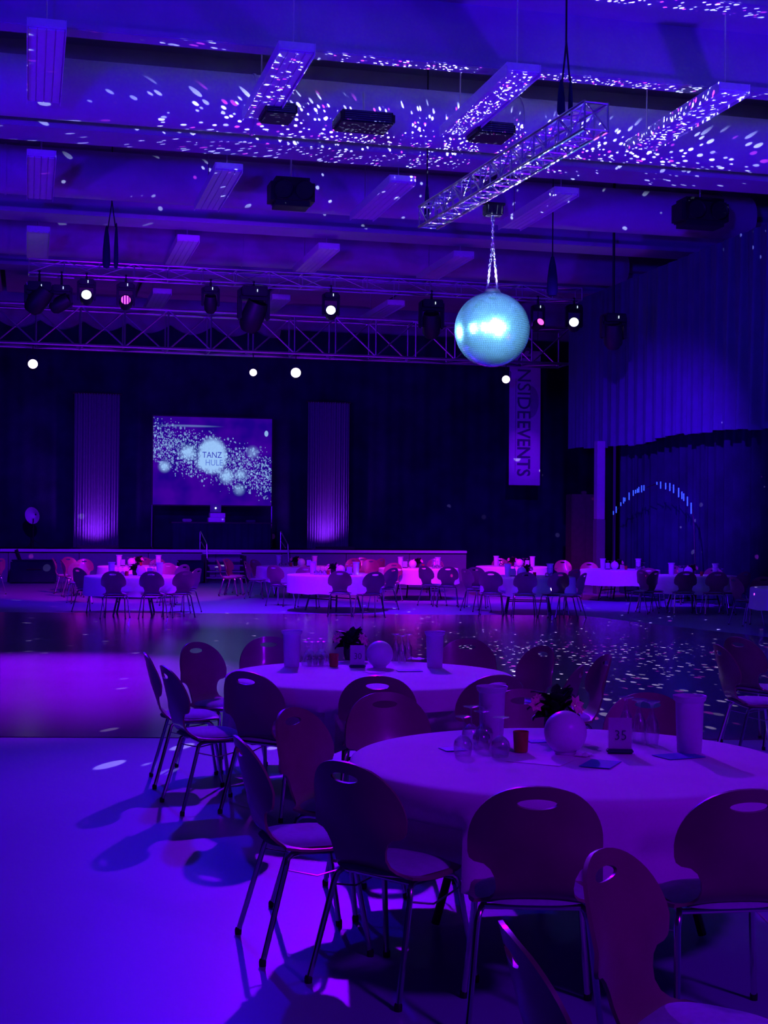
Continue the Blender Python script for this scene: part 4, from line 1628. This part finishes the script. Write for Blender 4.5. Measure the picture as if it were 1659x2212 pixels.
def mk_flowers():
    t = thing('flower_arrangement', 'f', 'flowers')
    MB().lathe([(0.001, 0), (0.04, 0), (0.052, 0.05), (0.05, 0.095), (0.044, 0.095), (0.04, 0.06), (0.001, 0.06)], n=20).build('pot', M['blackmetal'], t)
    lm = leaf_mesh()
    rr = random.Random(11)
    for k in range(48):
        o = bpy.data.objects.new('leaf', lm)
        COL.objects.link(o)
        o.parent = t
        a = rr.random() * 6.283
        el = rr.uniform(-0.7, 1.1)
        h = rr.uniform(0.09, 0.18)
        rad = rr.uniform(0.0, 0.05)
        o.location = (rad * math.cos(a), rad * math.sin(a), h)
        o.rotation_euler = (el, rr.uniform(-0.5, 0.5), a - math.pi / 2)
        s = rr.uniform(0.85, 1.25)
        o.scale = (s, s, s)
    # blossoms
    fm = MB()
    for k in range(6):
        a = 2 * math.pi * k / 6
        ca, sa_ = math.cos(a), math.sin(a)
        P_ = lambda r, s_, z: (r * ca - s_ * sa_, r * sa_ + s_ * ca, z)
        fm.add([P_(0.003, 0, 0), P_(0.018, -0.011, 0.006), P_(0.036, 0, 0.010), P_(0.018, 0.011, 0.006), P_(0.018, 0, 0.002)], [(0, 1, 4), (1, 2, 4), (2, 3, 4), (3, 0, 4)])
    fm.lathe([(0.001, 0.010), (0.005, 0.008), (0.006, 0.002)], n=8)
    bme = fm.mesh('blossom', M['petal'])
    for (x, y, z, rx, rz, s) in ((-0.10, -0.09, 0.155, 60, 10, 1.1), (0.085, -0.09, 0.16, 70, 40, 1.3), (0.115, -0.02, 0.13, 80, -20, 0.8), (-0.085, -0.05, 0.185, 40, -30, 0.7)):
        o = bpy.data.objects.new('blossom', bme)
        COL.objects.link(o)
        o.parent = t
        o.location = (x, y, z)
        o.rotation_euler = (R(rx), 0, R(rz))
        o.scale = (s, s, s)
    return t


ST = {}
TS = TZ + 0.0015


def on(px, py):
    q = atz(px, py, TS)
    return Vector((q.x, q.y, TS))


face = -YAW
# near table
first_or_dup(ST, 'jug', mk_jug(), on(1062, 1600), face, 'frosted jug behind the upturned glasses at the left of the near table', 'frosted jugs')
first_or_dup(ST, 'jug', mk_jug(), on(1489, 1626), face, 'frosted jug standing at the right of the near table', 'frosted jugs')
first_or_dup(ST, 'globe', mk_globe(), on(1221, 1628), face, 'big white globe in the middle of the near table', 'white globes')
first_or_dup(ST, 'candle', mk_candle(), on(1125, 1624), face, 'red candle glass left of the white globe on the near table', 'red candle glasses')
first_or_dup(ST, 'card35', mk_card('35'), on(1339, 1627), face + R(-4), 'clear table stand with the number 35 on the near table')
first_or_dup(ST, 'flowers', mk_flowers, on(1198, 1590), face, 'dark-leaved flowers with pink blossoms behind the near globe', 'table flowers')
for (px_, py_, lab) in ((1000, 1632, 'leftmost upturned wine glass on the near table'), (1017, 1606, 'upturned wine glass behind the leftmost ones of the near table'), (1040, 1618, 'upturned wine glass in the middle of the left cluster'),
                        (1036, 1612, 'upturned wine glass half hidden in the left cluster'), (1081, 1634, 'upturned wine glass standing just left of the red candle')):
    if py_ == 1612:
        px_, py_ = 1046, 1604
    first_or_dup(ST, 'gl_r', mk_glass('round'), on(px_, py_), face, lab, 'upturned glasses left of the candle')
for (px_, py_, lab) in ((1352, 1597, 'upturned tall glass behind card 35'), (1380, 1604, 'upturned tall glass in the middle right of card 35'), (1408, 1609, 'upturned tall glass rightmost of the three by card 35')):
    first_or_dup(ST, 'gl_t', mk_glass('tall'), on(px_, py_), face, lab, 'upturned glasses right of the card')


def sheet(px, py, wx, wy, rz, m_, label, cat, name, th=0.001, fold=False):
    q = on(px, py)
    mb_ = MB()
    if fold:
        def f(u, v):
            return ((u - 0.5) * wx, (v - 0.5) * wy, 0.004 + 0.012 * abs(math.sin(u * 5 + v * 3)) * (1 - abs(2 * v - 1)))
        mb_.grid(f, 16, 12)
        mb_.grid(lambda u, v: tuple(Vector(f(1 - u, v)) - Vector((0, 0, 0.003))), 16, 12)
    else:
        mb_.bbox((0, 0, th / 2 + 0.0005), (wx, wy, th), th * 0.3)
    o = mb_.build(name, m_)
    o.location = q
    o.rotation_euler = (0, 0, face + R(rz))
    return tag(o, label, cat)


sheet(1297, 1651, 0.13, 0.19, -24, M['bluecard'], 'blue card lying in front of the white globe', 'card', 'blue_card', 0.003)
sheet(1466, 1634, 0.19, 0.13, 25, M['bluecard'], 'blue card at the foot of the right jug on the near table', 'card', 'blue_card', 0.003)
sheet(1165, 1602, 0.10, 0.08, 10, M['bluecard'], 'blue card half hidden behind the white globe', 'card', 'blue_card', 0.003)
sheet(978, 1619, 0.10, 0.10, 20, M['bluecard'], 'blue card under the leftmost upturned glasses', 'card', 'blue_card', 0.003)
sheet(1168, 1643, 0.24, 0.19, -28, M['paper'], 'white sheet lying before the red candle and globe', 'paper', 'paper_sheet', 0.0012)
sheet(1262, 1632, 0.06, 0.09, -30, M['paper'], 'crumpled white napkin touching the white globe', 'napkin', 'paper_napkin', fold=True)

# farther table
first_or_dup(ST, 'jug', mk_jug(), on(630, 1440), face, 'frosted jug at the left of the farther table', 'frosted jugs')
first_or_dup(ST, 'jug', mk_jug(), on(939, 1442), face, 'frosted jug at the right of the farther table', 'frosted jugs')
first_or_dup(ST, 'globe', mk_globe(), on(820, 1442), face, 'white globe in the middle of the farther table', 'white globes')
first_or_dup(ST, 'candle', mk_candle(), on(721, 1440), face, 'red candle glass left of card 30', 'red candle glasses')
first_or_dup(ST, 'card30', mk_card('30'), on(772, 1442), face + R(3), 'clear table stand with the number 30 on the farther table')
first_or_dup(ST, 'flowers', mk_flowers, on(757, 1425), face, 'dark-leaved flowers with pink blossoms behind card 30', 'table flowers')
for k, px_ in enumerate((662, 675, 688, 700, 668, 694)):
    first_or_dup(ST, 'gl_r', mk_glass('round'), on(px_, 1437 if k < 4 else 1429), face,
                 ['leftmost glass in the front of the cluster by the left jug', 'second glass in the front of the cluster by the left jug', 'third glass in the front of the cluster by the left jug', 'rightmost front glass of the cluster, next to the farther red candle', 'left one of two glasses at the back of the cluster by the left jug', 'right one of two glasses at the back of the cluster by the left jug'][k], 'upturned glasses by the left jug')
for k, px_ in enumerate((855, 868, 881)):
    first_or_dup(ST, 'gl_t', mk_glass('tall'), on(px_, 1428 + (k % 2) * 4), face,
                 ['left', 'middle', 'right'][k] + ' one of three upturned tall glasses by the farther globe', 'tall upturned glasses by the farther globe')
sheet(902, 1424, 0.11, 0.12, -30, M['paper'], 'white napkin left of the right jug on the farther table', 'napkin', 'paper_napkin', fold=True)
sheet(884, 1449, 0.17, 0.11, 10, M['bluecard'], 'blue card before the tall glasses on the farther table', 'card', 'blue_card', 0.003)
sheet(808, 1452, 0.12, 0.12, 30, M['paper'], 'white paper lying before the farther globe', 'paper', 'paper_sheet', 0.002)

# ------------------------------------------------------------------ far tables
far_tables = [
    (292, 26.6, 'leftmost far table', True), (722, 28.2, 'second far table from left', True),
    (1142, 28.0, 'third far table from left', True), (1500, 29.3, 'rightmost far table', True),
    (300, 32.6, 'table behind the leftmost far one', False), (640, 33.5, 'table behind the second far one', False),
    (905, 33.0, 'table behind the gap of second and third far ones', False), (1110, 35.0, 'table deep behind the third far one', False),
    (1340, 33.2, 'table behind the gap of third and rightmost ones', False), (1640, 23.4, 'far table cut by the right edge', True),
]
for i, (px_, dd, nm, frt) in enumerate(far_tables):
    base = CAM + (Vector((fwd.x, fwd.y, 0)) + r0 * ((px_ - 829.5) / FPX)) * dd
    cx, cy = base.x, base.y
    if px_ == 1640:
        cx += 0.9
    make_table(cx, cy, 'round table under white cloth, the ' + nm, 'white round cloth over the ' + nm, 20 + i, False, 0.93, 0.36)
    rr = random.Random(50 + i)
    fv, rv = Vector((fwd.x, fwd.y, 0)).normalized(), r0

    def spotp(a, b):
        q = Vector((cx, cy, TS)) + rv * a + fv * b
        return (q.x, q.y, TS)
    place = 'on the ' + nm
    js = 1 if rr.random() < 0.5 else -1
    first_or_dup(ST, 'jugf', mk_jug(14), spotp(-0.42, rr.uniform(-0.2, 0.3)), face, 'left frosted jug ' + place, 'frosted jugs on far tables')
    first_or_dup(ST, 'jugf', mk_jug(14), spotp(0.45, rr.uniform(-0.2, 0.3)), face, 'right frosted jug ' + place, 'frosted jugs on far tables')
    first_or_dup(ST, 'globef', mk_globe(14), spotp(0.14 * js, -0.1), face, 'white globe ' + place, 'white globes on far tables')
    first_or_dup(ST, 'candlef', mk_candle(10), spotp(-0.1 * js, -0.25), face, 'red candle glass ' + place, 'candle glasses on far tables')
    first_or_dup(ST, 'cardf', mk_card(''), spotp(0.32 * js, -0.2), face, 'number stand ' + place, 'number stands on far tables')
    first_or_dup(ST, 'flowers', mk_flowers, spotp(-0.02, 0.16), face, 'dark-leaved flowers ' + place, 'flowers on far tables')
    for k in range(6):
        first_or_dup(ST, 'glf', mk_glass('round', 10), spotp(-0.34 * js + 0.085 * (k % 3), -0.34 + 0.09 * (k // 3)), face, 'upturned wine glass ' + place, 'upturned glasses ' + place)
    for k in range(4):
        first_or_dup(ST, 'glf2', mk_glass('tall', 10), spotp(0.26 * js + 0.085 * (k % 2), 0.1 + 0.09 * (k // 2)), face, 'upturned tall glass ' + place, 'upturned tall glasses ' + place)

bpy.context.view_layer.update()
